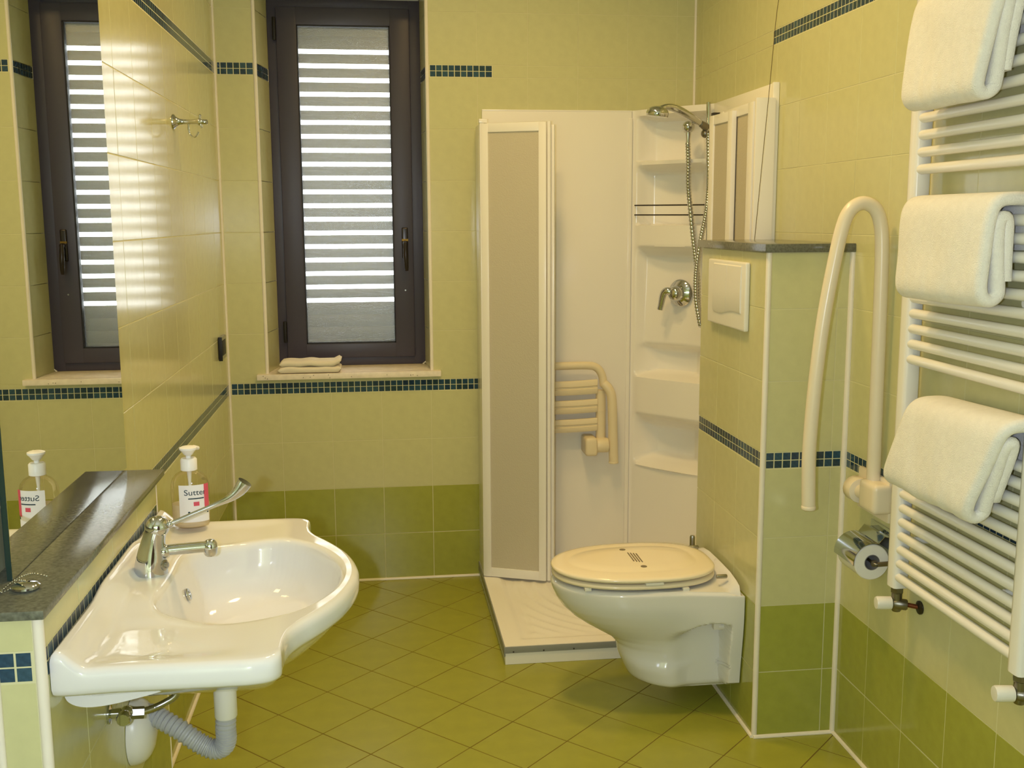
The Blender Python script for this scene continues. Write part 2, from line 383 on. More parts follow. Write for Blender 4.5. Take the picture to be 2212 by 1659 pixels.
# low wall below the mirror
bm = BM(); bx(bm, -.03, YF, 0, .041, -2.8175, CEIL-.001); finish(bm, 'tile_panel', M['tile_grid'], parent=wall_left, smooth=False)
bm = BM(); bx(bm, -.05, LYN+TH, 0, LX-TH, LYF-TH, LZ)
wall_low = struct(finish(bm, 'wall_ledge', M['grout'], loc=(0, LYN, 0), smooth=False))
ZL = .846
def low_rows(top): return [(0, .2, M['tile_dark'], 'd'), (.2, .415, M['tile_dark'], 'd'), (.415, .63, M['tile'], 'l'), (.63, ZL, M['tile'], 'l'), (ZL+MH, top, M['tile'], 'l')]
lay(wall_low, (LX-TH, LYF, 0), (0, -1, 0), (0, 0, 1), (1, 0, 0), grid_rects([.008, .198, .402, .63, LYF-LYN-.006], low_rows(LZ)), 'tile')
lay(wall_low, (LX-TH, LYF, 0), (0, -1, 0), (0, 0, 1), (1, 0, 0), strip(.008, LYF-LYN-.008, ZL), 'mosaic_tile', th=.0004, bev=.0002)
lay(wall_low, (0, LYN+TH, 0), (1, 0, 0), (0, 0, 1), (0, -1, 0), grid_rects([-.16, .044, LX-.012], low_rows(LZ)), 'tile')
lay(wall_low, (0, LYN+TH, 0), (1, 0, 0), (0, 0, 1), (0, -1, 0), strip(-.06, .0965, ZL, off=.009), 'mosaic_tile', th=.0004, bev=.0002)
lay(wall_low, (0, LYF-TH, 0), (1, 0, 0), (0, 0, 1), (0, 1, 0), grid_rects([.002, LX-.006], low_rows(LZ)), 'tile')

# trim beads
tn = [0]
def bead(pts, r=.0065, n=10):
    tn[0] += 1; bm = BM(); tube(bm, pts, r, n)
    return struct(finish(bm, 'trim_%d' % tn[0], M['bead'], loc=Vector(pts[0])))
bead([(.001, -.001, 0), (.001, -.001, CEIL)]); bead([(WX-.001, -.001, 0), (WX-.001, -.001, CEIL)])
bead([(RX0-.001, .003, RZ0+.02), (RX0-.001, .003, CEIL-.25)], .0075); bead([(RX1+.001, .003, RZ0+.02), (RX1+.001, .003, CEIL-.25)], .0075)
bead([(PX+.005, PY+.005, 0), (PX+.005, PY+.005, PH)], .0085); bead([(WX-.003, PY-.001, 0), (WX-.003, PY-.001, PH)], .009)
bead([(PX+.004, PYB-.008, .07), (PX+.004, PYB-.008, PH)], .004)
bead([(LX-.005, LYN+.005, 0), (LX-.005, LYN+.005, LZ)], .0085); bead([(LX-.003, LYF-.003, 0), (LX-.003, LYF-.003, LZ)], .004)
bead([(.045, LYN-.002, 0), (.045, LYN-.002, .944)], .006); bead([(0.001, LYF+.003, 0), (0.001, LYF+.003, .9)], .004)
for a, b in [((.0, -.002, .003), (1.015, -.002, .003)), ((.002, 0, .003), (.002, LYF, .003)), ((WX-.002, PY, .003), (WX-.002, YF, .003)),
             ((PX, PY-.002, .003), (WX, PY-.002, .003)), ((PX-.002, PYB, .003), (PX-.002, PY, .003)), ((LX+.002, LYF, .003), (LX+.002, LYN, .003)), ((.044, LYN-.002, .003), (LX, LYN-.002, .003))]:
    bead([a, b], .007, 8)

# ------------------------------------------------------------------ window
win = bpy.data.objects.new('window_1', None); C.objects.link(win); win.location = (.49, .2, .89); ROOT['window_1'] = Vector((.49, .2, .89)); struct(win)
FY = .205
fx0, fx1, fz0, fz1 = .186, .806, .896, 2.402
bm = BM()   # fixed frame ring, four bars
bx(bm, fx0, FY, fz0, fx0+.05, FY+.07, fz1, .004); bx(bm, fx1-.05, FY, fz0, fx1, FY+.07, fz1, .004)
bx(bm, fx0+.045, FY, fz0, fx1-.045, FY+.07, fz0+.05, .004); bx(bm, fx0+.045, FY, fz1-.05, fx1-.045, FY+.07, fz1, .004)
finish(bm, 'frame', M['alu'], parent=win)
sx0, sx1, sz0, sz1 = fx0+.036, fx1-.044, fz0+.034, fz1-.034
gx0, gx1, gz0, gz1 = .304, .680, .992, 2.297
bm = BM()
SY = FY-.012
bx(bm, sx0, SY, sz0, gx0, SY+.06, sz1, .006); bx(bm, gx1, SY, sz0, sx1, SY+.06, sz1, .006)
bx(bm, gx0-.004, SY, sz0, gx1+.004, SY+.06, gz0, .006); bx(bm, gx0-.004, SY, gz1, gx1+.004, SY+.06, sz1, .006)
sash = finish(bm, 'sash', M['alu'], parent=win)
bm = BM()
for a in ((gx0-.003, gz0-.003, gx0+.004, gz1+.003), (gx1-.004, gz0-.003, gx1+.003, gz1+.003), (gx0, gz0-.003, gx1, gz0+.004), (gx0, gz1-.004, gx1, gz1+.003)):
    bx(bm, a[0], SY+.004, a[1], a[2], SY+.03, a[3])
finish(bm, 'gasket', M['black'], parent=sash)
bm = BM(); bx(bm, gx0-.002, SY+.022, gz0-.002, gx1+.002, SY+.026, gz1+.002); finish(bm, 'pane', M['pane'], parent=sash, smooth=False)
for hz in (2.235, 1.0):
    bm = BM(); lathe(bm, [(.007, 0), (.008, .004), (.008, .086), (.007, .09)], (fx0+.03, SY-.004, hz), n=16); finish(bm, 'hinge', M['black'], parent=win)
# handle, pointing down
hx, hz = .727, 1.405
bm = BM(); bx(bm, hx-.013, SY-.012, hz-.055, hx+.013, SY+.001, hz+.075, .006, 3); hp = finish(bm, 'handle_plate', M['handle'], parent=win)
bm = BM(); lathe(bm, [(.010, 0), (.010, .03), (.007, .034)], (hx, SY-.01, hz+.01), (0, -1, 0), 16)
tube(bm, [(hx, SY-.038, hz+.014), (hx, SY-.042, hz-.01), (hx+.001, SY-.045, hz-.05), (hx+.003, SY-.04, hz-.09), (hx+.004, SY-.036, hz-.105)], [.008, .010, .011, .009, .007], 12)
hdl = finish(bm, 'handle', M['handle'], parent=win)
bm = BM(); bx(bm, hx-.0135, SY-.013, hz+.018, hx+.0135, SY-.002, hz+.027); finish(bm, 'handle_ring', M['brass'], parent=hdl)
bm = BM(); lathe(bm, [(.004, 0), (.003, .003)], (hx-.002, SY, 1.215), (0, -1, 0), 10); finish(bm, 'screw_cap', M['steel'], parent=win)
bm = BM(); bx(bm, RX0-.02, FY+.012, RZ0, fx0+.004, Y1-.03, RZ1+.02); bx(bm, fx1-.004, FY+.012, RZ0, RX1+.02, Y1-.03, RZ1+.02); bx(bm, fx0, FY+.012, fz1-.004, fx1, Y1-.03, RZ1+.02); bx(bm, fx0, FY+.012, RZ0-.01, fx1, Y1-.03, fz0+.004)
finish(bm, 'surround', M['plaster'], parent=win, smooth=False)
# caulk line round the frame
bm = BM(); tube(bm, [(fx1+.003, FY+.002, fz1), (fx1+.003, FY+.002, fz0+.012), (fx1-.012, FY-.002, fz0-.001)], .0035, 8); tube(bm, [(fx0-.003, FY+.002, fz1), (fx0-.003, FY+.002, fz0)], .003, 8); finish(bm, 'caulk', M['bead'], parent=win)
# reveals
def reveal(O, U, N, du, name):
    O, U, N = Vector(O), Vector(U).normalized(), Vector(N).normalized()
    rows = []; z = ZB+MH
    rr = [(max(z+i*T, RZ0+.02), z+(i+1)*T) for i in range(6)] + [(UB+MH+i*T, min(UB+MH+(i+1)*T, RZ1)) for i in range(2)]
    lay(win, O, U, (0, 0, 1), N, [(.001, a+.001, du, b-.001, M['tile'], 'l') for a, b in rr if b-a > .02], 'reveal_tile')
    lay(win, O, U, (0, 0, 1), N, strip(.008, du-.004, UB), 'mosaic_tile', th=.0004, bev=.0002)
reveal((RX0-.001, .004, 0), (.031, .2, 0), (1, -.155, 0), .204, 'l')
reveal((RX1+.001, .004, 0), (-.017, .2, 0), (-1, -.085, 0), .203, 'r')
bm = BM(); bx(bm, RX0, .004, RZ1-.012, RX1, .21, RZ1-.001); finish(bm, 'reveal_head', M['tile'], parent=win, smooth=False)
# sill
bm = BM(); bx(bm, .115, -.034, .873, .859, .006, .896, .003); bx(bm, RX0+.001, .0, .873, RX1-.001, .215, .896, .002)
sill = finish(bm, 'sill', M['stone_sill'], parent=win)
bm = BM()
for i in range(14):
    px = .14 + .7*random.random(); pz = .878 + .012*random.random(); lathe(bm, [(.0022, 0), (.0016, .0012)], (px, -.0335, pz), (0, -1, 0), 6)
finish(bm, 'sill_pits', M['ink2'], parent=win)['kind'] = 'stuff'
# roller shutter outside
sh = thing('roller_shutter', 'beige roller shutter with bright gaps between its slats, outside the dark window', 'shutter', (.49, .35, .89))
SYY = .34
pitch = (2.215-1.166)/18
for k in range(-5, 22):
    zc = 1.166 + pitch*(k+.5)
    gap_b = .019; lap = 0
    if k < 0: z0, z1 = 1.166 - gap_b/2 - (-k)*.054, 1.166 - gap_b/2 - (-k-1)*.054; lap = .004 if k < -1 else 0
    elif k >= 18: z0, z1 = 2.215 + gap_b/2 + (k-18)*.054, 2.215 + gap_b/2 + (k-17)*.054; lap = .004
    else: z0, z1 = 1.166+pitch*k+gap_b/2, 1.166+pitch*(k+1)-gap_b/2
    if k == 21: z1 = 2.425
    prof = []
    for t in range(9):
        a = t/8; prof.append((SYY - .007*math.sin(a*PI), z0+(z1-z0)*a))
    prof += [(SYY+.002, z1), (SYY+.002, z1+lap), (SYY+.005, z1+lap), (SYY+.005, z0)]
    bm = BM(); prism(bm, [Vector((.206, y, z)) for y, z in prof], (1, 0, 0), .58); finish(bm, 'slat', M['slat'], parent=sh)
for gx in (.196, .796):
    bm = BM(); bx(bm, gx-.0055, SYY-.02, .905, gx+.0055, SYY+.025, 2.39, .002); finish(bm, 'guide', M['alu'], parent=sh)

# cloth on the sill
def cloth_stack():
    root = thing('folded_cloth', 'small folded cream cloth lying on the window sill', 'cloth', (.325, .03, .896))
    for k, (zz, hh, sx) in enumerate(((.897, .027, 1.0), (.922, .025, .98))):
        bm = BM(); N1, N2 = 24, 10
        rings = []
        for i in range(N1+1):
            t = i/N1; x = .325 + (t-.5)*.252*sx + k*.004
            e = min(t, 1-t); rnd = math.sqrt(max(0, 1-(1-min(1, e/.04))**2))
            lift = .010*noise.noise((x*14, k*3.1, 0)) + (.012*ss(.85, 1, t) if k else .004*ss(.9, 1, t))
            ring = []
            for q in range(18):
                a = 2*PI*q/18; cy = math.cos(a); sz = math.sin(a)
                yy = (abs(cy)**.35)*(1 if cy > 0 else -1)*.062 + .032 + .002*noise.noise((x*30, a, k))
                zz2 = zz + hh/2 + (abs(sz)**.6)*(1 if sz > 0 else -1)*hh/2*max(.25, rnd)
                if zz2 > zz+.006 or k: zz2 += max(0, lift)
                ring.append(Vector((x, yy - .012*(1-rnd)*0, zz2)))
            rings.append(ring)
        loft(bm, rings); finish(bm, 'fold', M['cloth'], parent=root, sharp=80)
cloth_stack()

# ------------------------------------------------------------------ mirror, ledge slabs
bm = BM(); bx(bm, .002, -2.62, .9605, .028, -1.99, 2.10)
mir = finish(bm, 'mirror', M['mirror_edge'], loc=(.015, -2.31, .9605), smooth=False); tag(mir, 'large frameless wall mirror standing on the granite ledge behind the washbasin', 'mirror')
bm = BM(); bx(bm, .0275, -2.69, .9606, .0352, -1.925, 2.15); finish(bm, 'glass_edge', M['mirror_edge'], parent=mir, smooth=False)
bm = BM(); bx(bm, .0352, -2.6895, .9612, .036, -1.9255, 2.1495); finish(bm, 'mirror_glass', M['mirror'], parent=mir, smooth=False)
bm = BM(); bx(bm, -.0, -2.829, .9455, .122, -1.945, .960, .003)
o = finish(bm, 'stone_shelf', M['stone']); tag(o, 'dark green granite ledge slab along the foot of the mirror', 'shelf')
bm = BM(); bx(bm, PX-.012, PY-.012, PH+.0005, WX-.001, PYB+.012, PH+.024, .002)
o = finish(bm, 'stone_shelf', M['stone']); tag(o, 'dark granite slab capping the boxed cistern wall above the toilet', 'shelf')

# plug with ball chain on the ledge
pl = thing('sink_plug', 'round chrome sink plug with ball chain on the granite ledge', 'plug', (.069, -2.733, .9605))
bm = BM(); lathe(bm, [(.001, .012), (.006, .0118), (.012, .0105), (.018, .0085), (.0205, .006), (.0205, .003), (.018, .0025), (.017, .0)][::-1], (.069, -2.733, .9608), n=28); finish(bm, 'cap', M['chrome'], parent=pl)
bm = BM(); ch = catmull([(.036, -2.765, .9625), (.036, -2.742, .9625), (.044, -2.722, .968), (.06, -2.716, .976), (.070, -2.70, .974), (.085, -2.682, .9625)], 10)
d = 0; last = ch[0]; ball(bm, last, .0016, 8)
for p in ch[1:]:
    if (p-last).length > .0033: ball(bm, p, .0016, 8); last = p
ch2 = catmull([(.034, -2.755, .9625), (.046, -2.733, .9625), (.052, -2.722, .971), (.069, -2.733, .974)], 10); last = ch2[0]
for p in ch2[1:]:
    if (p-last).length > .0033: ball(bm, p, .0016, 8); last = p
finish(bm, 'ball_chain', M['chrome'], parent=pl)

# ------------------------------------------------------------------ washbasin
def polyray(poly, c, ang):
    d = Vector((math.cos(ang), math.sin(ang))); best = None
    n = len(poly)
    for i in range(n):
        a = poly[i]; b = poly[(i+1) % n]; e = b-a
        den = d.x*e.y - d.y*e.x
        if abs(den) < 1e-12: continue
        w = a-c; t = (w.x*e.y - w.y*e.x)/den; s = (w.x*d.y - w.y*d.x)/den
        if t > 0 and -1e-6 <= s <= 1+1e-6 and (best is None or t > best): best = t
    return best or .01
def basin():
    root = thing('washbasin', 'wide white porcelain washbasin with scalloped front, hung below the mirror', 'sink', (.3, -2.385, .75))
    YC = -2.388
    half = [(.113, .404), (.135, .405), (.20, .402), (.30, .404), (.37, .405), (.405, .404), (.432, .396), (.446, .378), (.447, .355), (.4485, .325), (.455, .292), (.470, .258), (.492, .222), (.515, .180), (.535, .135), (.550, .085), (.559, .035)]
    pts = [Vector((x, YC-y, 0)) for x, y in half] + [Vector((.5605, YC, 0))] + [Vector((x, YC+y*.985, 0)) for x, y in half[::-1]]
    dense = catmull(pts, 7); dense = [Vector((p.x, p.y)) for p in dense]
    nb = 26
    a, b = dense[-1], dense[0]
    dense += [a + (b-a)*(k/nb) for k in range(1, nb)]
    inner = [(.216, -2.285), (.226, -2.245), (.262, -2.203), (.325, -2.166), (.388, -2.162), (.447, -2.196), (.488, -2.252), (.516, -2.317), (.526, -2.388), (.517, -2.463), (.491, -2.527), (.453, -2.576), (.392, -2.607), (.325, -2.607), (.262, -2.582), (.222, -2.545), (.211, -2.505), (.217, -2.46), (.219, -2.388)]
    inn = catmull([Vector((x, y, 0)) for x, y in inner], 5, True); inn = [Vector((p.x, p.y)) for p in inn]
    c = Vector((.36, YC))
    outer = dense; n = len(outer); pi = []
    for p in outer:
        ang = math.atan2(p.y-c.y, p.x-c.x); pi.append(c + Vector((math.cos(ang), math.sin(ang)))*polyray(inn, c, ang))
    def deck(p):
        z = .850
        z += .030*(1-ss(.118, .165, p.x))                                 # raised back edge
        z += .012*(1-ss(.10, .20, abs(p.y-YC)))*(1-ss(.20, .30, p.x))      # tap platform
        z -= .006*ss(.19, .23, abs(p.y-YC))*(1-ss(.34, .38, abs(p.y-YC)))*ss(.15, .18, p.x)*(1-ss(.30, .42, p.x))  # soap dishes
        return z
    rings = []
    def R(fn): rings.append([Vector(fn(pi[k], outer[k])) for k in range(n)])
    S = lambda po, s: c + (po-c)*s
    # from the underside centre out, up the apron, over the deck and down into the bowl
    for s, z in ((.04, .700), (.25, .702), (.45, .713), (.62, .735), (.76, .762), (.87, .787), (.93, .802)):
        R(lambda i_, o_, s=s, z=z: (*S(o_, s), z))
    R(lambda i_, o_: (*S(o_, .962), .8065)); R(lambda i_, o_: (*S(o_, .982), .8085)); R(lambda i_, o_: (*S(o_, .995), .814)); R(lambda i_, o_: (*o_, .822))
    def edge(o_, off, dz): q = o_ + (c-o_).normalized()*off; return (q.x, q.y, deck(q)-dz)
    R(lambda i_, o_: edge(o_, 0, .016)); R(lambda i_, o_: edge(o_, .0012, .010)); R(lambda i_, o_: edge(o_, .0045, .0045)); R(lambda i_, o_: edge(o_, .010, .001)); R(lambda i_, o_: edge(o_, .014, 0))
    for t in (.08, .16, .24, .32, .4, .48, .56, .64, .72, .8, .88, .94):
        def f(i_, o_, t=t):
            a = o_ + (c-o_).normalized()*.015; b = i_ + (o_-i_).normalized()*.010; q = a+(b-a)*t; return (q.x, q.y, deck(q))
        R(f)
    R(lambda i_, o_: (*(i_ + (o_-i_).normalized()*.010), deck(i_)-.0005)); R(lambda i_, o_: (*(i_ + (o_-i_).normalized()*.004), deck(i_)-.003)); R(lambda i_, o_: (*i_, deck(i_)-.009))
    for s, z in ((.985, .828), (.965, .805), (.925, .78), (.85, .757), (.70, .738), (.48, .725), (.24, .718), (.1, .716)):
        R(lambda i_, o_, s=s, z=z: (max(.292 + (i_.x-.292)*s, .219+(.842-z)*.33 if s > .4 else -1), YC + (i_.y-YC)*s, z))
    bm = BM(); loft(bm, rings); finish(bm, 'bowl', M['porcelain'], parent=root, sharp=60)
    for y0 in (-2.735, -2.135):      # mounting bosses under the back edge
        bm = BM(); pr = catmull([Vector((x, y0, z)) for x, z in ((.1135, .806), (.114, .784), (.124, .772), (.145, .766), (.18, .768), (.23, .778), (.29, .793), (.34, .804))], 3)
        prism(bm, pr, (0, 1, 0), .10); finish(bm, 'mounting_boss', M['porcelain'], parent=root, sharp=60)
    bm = BM(); lathe(bm, [(.0001, .001), (.006, .001), (.0065, .003), (.011, .0035), (.0125, .002), (.0125, 0)][::-1], (.2335, -2.345, .803), (1, 0, .33), 24); finish(bm, 'overflow_ring', M['chrome'], parent=root)
    bm = BM(); lathe(bm, [(.03, 0), (.03, .003), (.022, .004), (.018, .001), (.0001, .001)], (.292, -2.388, .7165), n=28); finish(bm, 'drain_ring', M['chrome'], parent=root)
basin()

# tap
FX, FYY = .175, -2.383; FZ = .8600
fa = thing('basin_tap', 'chrome mixer tap with long elbow lever on the white washbasin', 'tap', (FX, FYY, FZ))
bm = BM()
rr = []
for t in range(13):
    a = t/12; zz = FZ + .090*a; cx = FX + .016*a*a; r = .029*(1-a)**1.4 + .0215*(1-(1-a)**1.4); r = .0295-.0085*ss(0, .9, a)
    rr.append([Vector((cx + r*math.cos(2*PI*k/28)*(1+.10*(1-a)*max(0, math.cos(2*PI*k/28))), FYY + r*math.sin(2*PI*k/28), zz)) for k in range(28)])
loft(bm, rr); finish(bm, 'body', M['chrome'], parent=fa, sharp=50)
bm = BM(); ball(bm, (FX+.017, FYY, FZ+.090), .0225, 28, (1, 1, .95)); finish(bm, 'ball_cap', M['chrome'], parent=fa)
bm = BM(); tube(bm, catmull([(FX+.012, FYY, FZ+.043), (FX+.035, FYY, FZ+.045), (FX+.07, FYY, FZ+.047), (FX+.112, FYY, FZ+.049)], 5), .0105, 18); ball(bm, (FX+.0275, FYY-.002, FZ+.043), .0135, 16)
spo = finish(bm, 'spout', M['chrome'], parent=fa)
bm = BM(); lathe(bm, [(.009, 0), (.011, .002), (.0125, .006), (.0135, .016), (.0125, .024), (.008, .030), (.001, .032)], (FX+.111, FYY, FZ+.031), n=22); finish(bm, 'aerator', M['chrome'], parent=spo)
bm = BM()
lev = catmull([(FX+.034, FYY, FZ+.095), (FX+.05, FYY, FZ+.099), (FX+.085, FYY, FZ+.113), (FX+.125, FYY, FZ+.129), (FX+.150, FYY, FZ+.140), (FX+.168, FYY, FZ+.154), (FX+.180, FYY, FZ+.170)], 4)
tube(bm, lev, [.0045+.0008*0 if i < 6 else .0045+.0095*ss(10, 24, i)**1.3 for i in range(len(lev))], 18); ball(bm, (FX+.040, FYY, FZ+.095), .0075, 14)
finish(bm, 'lever', M['chrome'], parent=fa)
bm = BM(); lathe(bm, [(.011, 0), (.0105, .006), (.006, .007), (.0055, .011), (.001, .0115)], (FX+.024, FYY-.008, FZ+.019), (1, -.35, .1), 18); finish(bm, 'side_plug', M['steel'], parent=fa)

# soap dispenser
BXc, BYc, BZ = .193, -2.04, .8515
sd = thing('soap_dispenser', 'clear pump bottle of hand soap with pink and white label on the washbasin', 'soap dispenser', (BXc, BYc, BZ))
def oval(r, z, sx=1, sy=.68, n=40): return [Vector((BXc + r*sx*math.cos(2*PI*k/n), BYc + r*sy*math.sin(2*PI*k/n), BZ+z)) for k in range(n)]
bm = BM(); loft(bm, [oval(r, z) for r, z in ((.030, 0), (.036, .002), (.039, .008), (.0405, .03), (.041, .08), (.0405, .095), (.037, .108), (.029, .118), (.019, .124), (.014, .126), (.014, .132))]); finish(bm, 'bottle', M['clear'], parent=sd, sharp=60)
bm = BM(); loft(bm, [oval(r, z) for r, z in ((.029, .002), (.035, .004), (.0378, .01), (.0393, .03), (.0396, .052), (.0395, .0525))]); finish(bm, 'soap', M['soap'], parent=sd, sharp=60)
def wrap(a0, a1, z0, z1, r, name, m, n=16, par=None):
    bm = BM(); rr = []
    for i in range(n+1):
        a = math.radians(a0+(a1-a0)*i/n); p = lambda q: (BXc + q*math.cos(a), BYc + q*.68*math.sin(a))
        rr.append([Vector((*p(r), BZ+z0)), Vector((*p(r), BZ+z1)), Vector((*p(r+.0005), BZ+z1)), Vector((*p(r+.0005), BZ+z0))])
    loft(bm, rr); return finish(bm, name, m, parent=par or sd)
LB = wrap(-118, -20, .016, .098, .0412, 'label', M['label'])
wrap(-40, -20, .040, .0985, .0418, 'label_band', M['rubberpink'], 8, LB)
wrap(-75, -58, .052, .061, .0418, 'label_mark', M['rubberpink'], 6, LB)
wrap(-92, -86, .034, .040, .0418, 'label_mark', M['ink'], 4, LB)
wrap(-30, -25, .034, .042, .0418, 'label_mark', M['ink'], 4, LB)
# printed word, bent round the bottle
tcu = bpy.data.curves.new('word', 'FONT'); tcu.body = 'Sutter'; tcu.size = .0175; tcu.extrude = .0002; tcu.align_x = 'CENTER'
to = bpy.data.objects.new('word_tmp', tcu); C.objects.link(to); bpy.context.view_layer.update()
tm = bpy.data.meshes.new_from_object(to.evaluated_get(bpy.context.evaluated_depsgraph_get())); C.objects.unlink(to); bpy.data.objects.remove(to)
for v in tm.vertices:
    a = math.radians(-68) + v.co.x/.041*1.12; q = .0421 + v.co.z
    v.co = Vector((BXc + q*math.cos(a), BYc + q*.68*math.sin(a), BZ+.076+v.co.y*1.0)) - Vector((BXc, BYc, BZ))
tm.materials.clear(); tm.materials.append(M['ink']); wo = bpy.data.objects.new('label_word', tm); C.objects.link(wo); wo.parent = LB
wrap(-90, -42, .067, .0695, .0418, 'label_underline', M['ink'], 8, LB)
# back label seen through the clear bottle
wrap(60, 130, .0, .062, .0412, 'back_label', M['label'])
bm = BM(); lathe(bm, [(.016, .126), (.0175, .127), (.0175, .150), (.015, .153)], (BXc, BYc, BZ), n=26); finish(bm, 'pump_collar', M['white_pump'], parent=sd)
bm = BM(); lathe(bm, [(.0055, .152), (.0055, .158), (.009, .160), (.013, .166), (.0185, .172), (.0185, .176), (.014, .178), (.004, .179)], (BXc, BYc, BZ), n=24)
tube(bm, [(BXc, BYc, BZ+.171), (BXc+.01, BYc+.014, BZ+.172), (BXc+.016, BYc+.028, BZ+.168)], [.008, .006, .0045], 12); finish(bm, 'pump_head', M['white_pump'], parent=sd)
bm = BM(); tube(bm, [(BXc, BYc, BZ+.13), (BXc, BYc, BZ+.10), (BXc+.004, BYc, BZ+.02)], [.006, .0035, .003], 10); finish(bm, 'dip_tube', M['white_pump'], parent=sd)

# waste pipe
wp = thing('drain_pipe', 'white waste pipe with grey corrugated hose hanging below the washbasin', 'pipe', (.3, -2.385, .48))
bm = BM(); lathe(bm, [(.014, .0), (.014, .03)], (.301, -2.385, .665), n=20); lathe(bm, [(.0205, .57), (.0215, .572), (.0215, .64), (.0195, .645), (.0195, .67)], (.300, -2.385, 0), n=24); finish(bm, 'tailpiece', M['plastic'], parent=wp)
path = catmull([(.300, -2.385, .575), (.298, -2.385, .545), (.298, -2.383, .523), (.291, -2.38, .506), (.272, -2.377, .500), (.245, -2.372, .512), (.21, -2.362, .535), (.175, -2.348, .552), (.150, -2.335, .560), (.128, -2.33, .558)], 16)
bm = BM(); tube(bm, path, [.0185 + (.0014 if (i % 4) < 2 else -.0014) for i in range(len(path))], 18); finish(bm, 'flexible_hose', M['greyhose'], parent=wp)
bm = BM()   # half-round cover on the wall
rr = []
for t in range(9):
    x = .113 + .046*t/8; s = math.sqrt(max(.02, 1-(t/8)**2.6))
    rr.append([Vector((x, -2.335 + .058*s*math.cos(2*PI*k/28), .527 + .066*s*math.sin(2*PI*k/28))) for k in range(28)])
loft(bm, rr); finish(bm, 'wall_cover', M['plastic'], parent=wp, sharp=60)
sv = thing('angle_valve', 'small chrome angle valve with braided supply hose under the washbasin', 'valve', (.114, -2.5, .64))
bm = BM(); lathe(bm, [(.018, 0), (.018, .003), (.009, .005), (.009, .03)], (.1125, -2.49, .638), (1, 0, 0), 18); ball(bm, (.143, -2.49, .638), .013, 16); lathe(bm, [(.011, 0), (.013, .004), (.013, .016), (.011, .02)], (.143, -2.50, .638), (0, -1, 0), 12); finish(bm, 'body', M['chrome'], parent=sv)
bm = BM(); lathe(bm, [(.011, 0), (.011, .022)], (.150, -2.487, .636), (.9, .2, -.1), 6); finish(bm, 'hose_nut', M['steel'], parent=sv)
pts = catmull([(.165, -2.482, .634), (.185, -2.468, .634), (.205, -2.46, .640), (.222, -2.455, .650), (.23, -2.45, .672), (.232, -2.44, .694)], 12)
bm = BM(); tube(bm, pts, [.0062 + .0006*(i % 2) for i in range(len(pts))], 12); finish(bm, 'braided_hose', M['steel'], parent=sv)

# robe hook and socket plate on the left wall
rh = thing('robe_hook', 'chrome robe hook with a bell-shaped base on the tiled wall beside the window', 'hook', (0, -.935, 1.83))
hx0 = Vector((.001, -.935, 1.811))
bm = BM(); lathe(bm, [(.023, 0), (.0225, .003), (.014, .010), (.009, .020), (.0075, .032), (.0072, .068), (.0095, .072), (.0115, .077), (.0095, .082), (.0072, .085), (.0072, .100), (.0055, .102)], hx0, (1, 0, .0), 26); finish(bm, 'post', M['chrome'], parent=rh)
bm = BM(); tube(bm, catmull([(.046, -.935, 1.808), (.046, -.936, 1.787), (.049, -.938, 1.774), (.058, -.94, 1.766), (.068, -.942, 1.768), (.076, -.944, 1.780)], 5), .0028, 10); finish(bm, 'prong', M['chrome'], parent=rh)
bm = BM(); lathe(bm, [(.004, 0), (.004, .016), (.0055, .018), (.004, .021)], (.079, -.93, 1.814), (0, .3, 1), 12); lathe(bm, [(.004, 0), (.0045, .014), (.003, .016)], (.082, -.938, 1.808), (.2, 0, -1), 12); finish(bm, 'finial', M['chrome'], parent=rh)
so = thing('socket_plate', 'small dark socket plate on the tiled wall near the window corner', 'socket', (0, -.17, 1.03))
bm = BM(); bx(bm, 0.001, -.245, .985, .013, -.115, 1.072, .003); finish(bm, 'plate', M['steel'], parent=so)
bm = BM(); bx(bm, .002, -.249, .983, .016, -.243, 1.074, .001); bx(bm, .0125, -.22, 1.0, .0145, -.14, 1.058, .001); finish(bm, 'insert', M['black'], parent=so)

# ------------------------------------------------------------------ shower
TX0, TY0 = 1.012, -.933
tr = thing('shower_tray', 'square cream shower tray with curved ribs in the far corner', 'shower tray', (1.46, -.46, 0))
NX, NY = 96, 96
def trayz(x, y):
    ex = min(x-TX0, WX-.004-x); ey = min(-.002-y, y-TY0); e = min(ex, ey)
    z = .0655 - .010*ss(.055, .085, e)
    if e > .09:
        d = math.hypot((x-1.60), (y+.36)*1.0)
        z += .0038*max(0, math.cos(d*2*PI/.05))*ss(.09, .13, e)*(1 if d > .12 else 0)
    # moulded side groove
    z -= .003*(ss(.10, .105, ex) - ss(.112, .118, ex))*(1 if TY0+.13 < y < -.12 and x < 1.4 else 0)
    return z
bm = BM(); V = [[bm.verts.new((TX0+(WX-.004-TX0)*i/NX, TY0+(-.002-TY0)*j/NY, trayz(TX0+(WX-.004-TX0)*i/NX, TY0+(-.002-TY0)*j/NY))) for j in range(NY+1)] for i in range(NX+1)]
for i in range(NX):
    for j in range(NY): bm.faces.new((V[i][j], V[i+1][j], V[i+1][j+1], V[i][j+1]))
for seq in ([V[i][0] for i in range(NX+1)], [V[NX][j] for j in range(NY+1)], [V[i][NY] for i in range(NX, -1, -1)], [V[0][j] for j in range(NY, -1, -1)]):
    low = [bm.verts.new((v.co.x, v.co.y, .0005)) for v in seq]
    for k in range(len(seq)-1): bm.faces.new((seq[k], seq[k+1], low[k+1], low[k]))
finish(bm, 'basin', M['acrylic'], parent=tr, sharp=50)
bm = BM(); bx(bm, TX0-.003, TY0-.004, .042, 1.70, TY0+.003, .0645, .001); bx(bm, TX0-.004, TY0, .028, TX0+.003, -.004, .0645, .001); finish(bm, 'edge_profile', M['gasket'], parent=tr)
